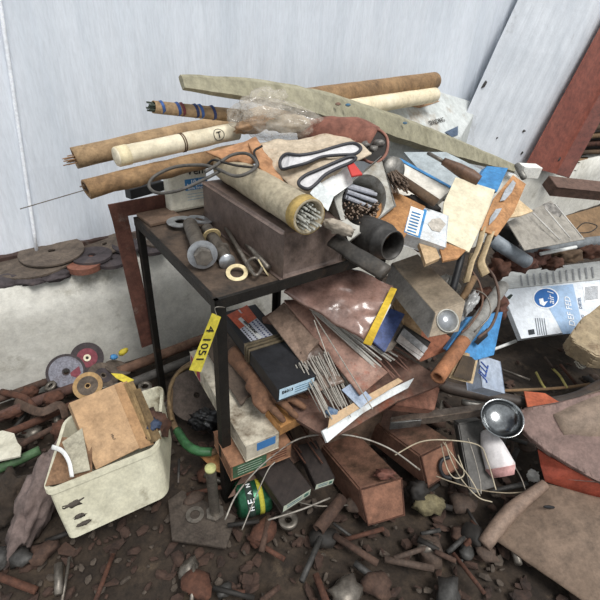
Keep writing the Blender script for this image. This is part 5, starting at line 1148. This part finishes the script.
wire([(290, 500, .05), (318, 506, .05), (348, 505, .05)], .003, 'second thin rod on the ground left of the nearest rusty tin', m_oldsteel)
pipe('short_pipe', P(342, 498, .06), P(318, 530, .05), .018, .012, m_rpipe, label='short rusty pipe on the ground left of the nearest rusty tin', cat='pipe')
p = P(288, 522, .03); turned('bearing', p, Z, [(.010, 0), (.028, 0), (.028, .014), (.024, .016), (.014, .016), (.010, .012), (.010, 0)], m_oldsteel, label='round steel bearing on the ground below the wider black label box', cat='bearing')
blob('yellow_stone', P(428, 504, .05), (rt * .045, up * .03, fw * .03), M('6f6548', '7f7452', '4a4030', 9, .8, amt=.35), amp=.4, seed=61, label='dull yellowish lump beside the nearest rusty tin', cat='stone')
blob('white_stone', P(533, 476, .06), (rt * .018, up * .018, fw * .02), m_pap, amp=.5, seed=62, label='small white stone beside the red scoop edge', cat='stone')
blob('grey_stone', P(418, 492, .07), (rt * .03, up * .035, fw * .03), m_dark, amp=.4, seed=63, label='dark stone wedged between the two rusty tins', cat='stone')
# red scoop
m_sc = M('7a6058', '8d7269', '5c463e', 5, .75, bump=.2, bs=25, amt=.35)
m_scr = M('a8452f', 'b8543c', '7c3a2a', 6, .65, bump=.15, bs=25, amt=.25)
th = thing('steel_scoop', 'curved brown steel scoop with a red painted inner edge at the right', 'scoop', P(580, 450, .1))
bm = bmesh.new(); G = []
top_ = [(545, 405, .27), (575, 397, .30), (610, 388, .32), (660, 376, .34)]
out_ = [(521, 412, .24), (519, 428, .22), (537, 448, .20), (570, 466, .19), (612, 488, .18), (680, 520, .16)]
slab('top_skin', Pz([(522, 411, .26), (533, 407, .275), (556, 404, .29), (600, 392, .32), (680, 374, .34), (690, 490, .22), (600, 482, .205), (572, 467, .21), (545, 452, .215), (528, 438, .225), (519, 424, .245)]), .010, m_sc, th, bev=.003, sub=3, amp=.006, freq=5)
tube('rolled_body', [P(552, 430, .22), P(600, 420, .24), P(690, 395, .26)], [.055, .085, .095], M('84705f', '957f6d', '5f4c3e', 5, .75, bump=.25, bs=25, amt=.35), th, seg=28, amp=.002)
slab('red_edge', Pz([(537, 450, .20), (575, 471, .195), (612, 488, .19), (690, 520, .18), (690, 545, .12), (612, 505, .13), (570, 490, .12), (545, 482, .12), (540, 465, .15)]), .006, m_scr, th, bev=.001, sub=1, amp=.002, label='red painted inner edge')
th = thing('brown_sheet_metal', 'big bent tan-brown metal sheet at the bottom right below the red scoop', 'sheet metal', P(570, 520, .05))
patch('sheet', Pz([(488, 535, .05), (545, 483, .13), (690, 520, .18), (640, 640, .06)]), 30, 24, M('75604f', '87705e', '4f3f33', 6, .8, bump=.3, bs=30, amt=.35), th, amp=.006, freq=8, t=.006, seed=5, bend=.03)
tube('rolled_lip', Pz([(484, 545, .05), (510, 512, .09), (545, 484, .135)]), [.02, .022, .014], M('80695a', '927a68'), th, seg=12)
blob('hole', P(549, 507, .135), (rt * .016, up * .005 - rt * .004, fw * .004), m_ink, th, amp=.1)
# ======================================================= uncountable ground litter
def litter(name, n, mat, region, zf, smin, smax, seed, label, flat=.6):
    q = random.Random(seed); bm = bmesh.new()
    for _ in range(n):
        x0, y0, x1, y1 = region; x = q.uniform(x0, x1); y = q.uniform(y0, y1)
        p = P(x, y, 0)
        if (p - W0).dot(V) > -.03 or p.y > 4.5: continue
        s_ = q.uniform(smin, smax); m_ = Matrix.Translation(p + Z * s_ * zf) @ Matrix.Rotation(q.uniform(0, 6.28), 4, 'Z') @ Matrix.Rotation(q.uniform(-.5, .5), 4, 'X') @ Matrix.Diagonal((s_ * q.uniform(.6, 1.8), s_ * q.uniform(.5, 1.1), s_ * flat * q.uniform(.5, 1.1), 1))
        b_ = bmesh.new(); bmesh.ops.create_icosphere(b_, subdivisions=1, radius=1, matrix=m_)
        for v in b_.verts: v.co += noise.noise_vector(v.co * 60) * s_ * .5
        mp = {v: bm.verts.new(v.co) for v in b_.verts}
        for f_ in b_.faces: bm.faces.new([mp[v] for v in f_.verts])
        b_.free()
    link(name, bm, mat, None, label=label, cat='litter', kind='stuff')
litter('rust_scale', 900, M('3c2a22', '4f382c', '241b16', 14, .9, amt=.4), (-80, 330, 680, 660), .2, .006, .020, 1, 'dark rusty chips scattered over the dirt floor')
litter('gravel', 600, M('463c33', '5a4e43', '2c2520', 20, .9, amt=.3), (-80, 330, 680, 660), .2, .004, .013, 2, 'brown gravel bits scattered over the dirt floor')
# scrap filling the dark places on the ground, each one a thing
q = random.Random(11)
m_scrap = [m_rust, m_oldsteel, m_rpipe, m_dark, M('4a3a30', '5c4a3e', '2c221c', 9, .8, amt=.4), M('3c3a38', '504e4b', '4a382c', 9, .6, .3, amt=.4)]
zones = [((0, 395, 60, 430), 7), ((10, 430, 45, 450), 3), ((165, 455, 230, 500), 7), ((230, 330, 330, 360), 6), ((180, 345, 235, 375), 4), ((330, 500, 360, 560), 3), ((410, 478, 520, 560), 20), ((225, 520, 420, 600), 14), ((-20, 530, 110, 600), 8), ((175, 545, 240, 600), 5), ((500, 430, 530, 480), 6), ((420, 405, 520, 425), 5), ((380, 400, 440, 440), 4), ((500, 345, 600, 385), 7), ((400, 500, 500, 600), 8), ((120, 395, 175, 410), 4)]
kinds = 0
for (x0, y0, x1, y1), n_ in zones:
    for _ in range(n_):
        x, y = q.uniform(x0, x1), q.uniform(y0, y1); p = P(x, y, .02 + q.uniform(0, .02)); m_ = q.choice(m_scrap); a_ = q.uniform(0, 3.14); d_ = Vector((math.cos(a_), math.sin(a_), q.uniform(-.1, .15)))
        if (p - W0).dot(V) > -.04: continue
        if q.random() < .55:
            l_ = q.uniform(.05, .14); tube('scrap_rod', [p - d_ * l_ * .5 + Z * .006, p + d_ * l_ * .5 + Z * .01], q.uniform(.004, .011), m_, seg=8, amp=.002, group='scrap rods on the ground', label='short rusty or dull steel rod lying loose in the ground scrap', cat='rod')
        else:
            s_ = q.uniform(.015, .035); blob('scrap_lump', p, (d_ * s_ * 1.4, Vector((-d_.y, d_.x, 0)) * s_, Z * s_ * .7), m_, amp=.5, freq=2.5, seed=q.randint(0, 99), sub=2, group='scrap lumps on the ground', label='rusty or dark metal lump lying loose in the ground scrap', cat='scrap')
# ---------------------------------------------------------------- light
w = bpy.data.worlds.new('world'); sc.world = w; w.use_nodes = True
bg = w.node_tree.nodes['Background']; bg.inputs['Color'].default_value = (.93, .97, 1.0, 1); bg.inputs['Strength'].default_value = .7
def sun(name, dirv, e, ang, col):
    l = bpy.data.lights.new(name, 'SUN'); l.energy = e; l.angle = math.radians(ang); l.color = col
    o = bpy.data.objects.new(name, l); C.objects.link(o); o.rotation_mode = 'QUATERNION'
    o.rotation_quaternion = Vector((0, 0, -1)).rotation_difference(Vector(dirv).normalized())
sun('daylight', (-.35, .45, -1.0), 2.9, 25, (1, .98, .95))
sc.view_settings.view_transform = 'Standard'; sc.view_settings.look = 'None'; sc.view_settings.gamma = 1.0
sc.view_settings.use_curve_mapping = False; sc.view_settings.exposure = 0.0
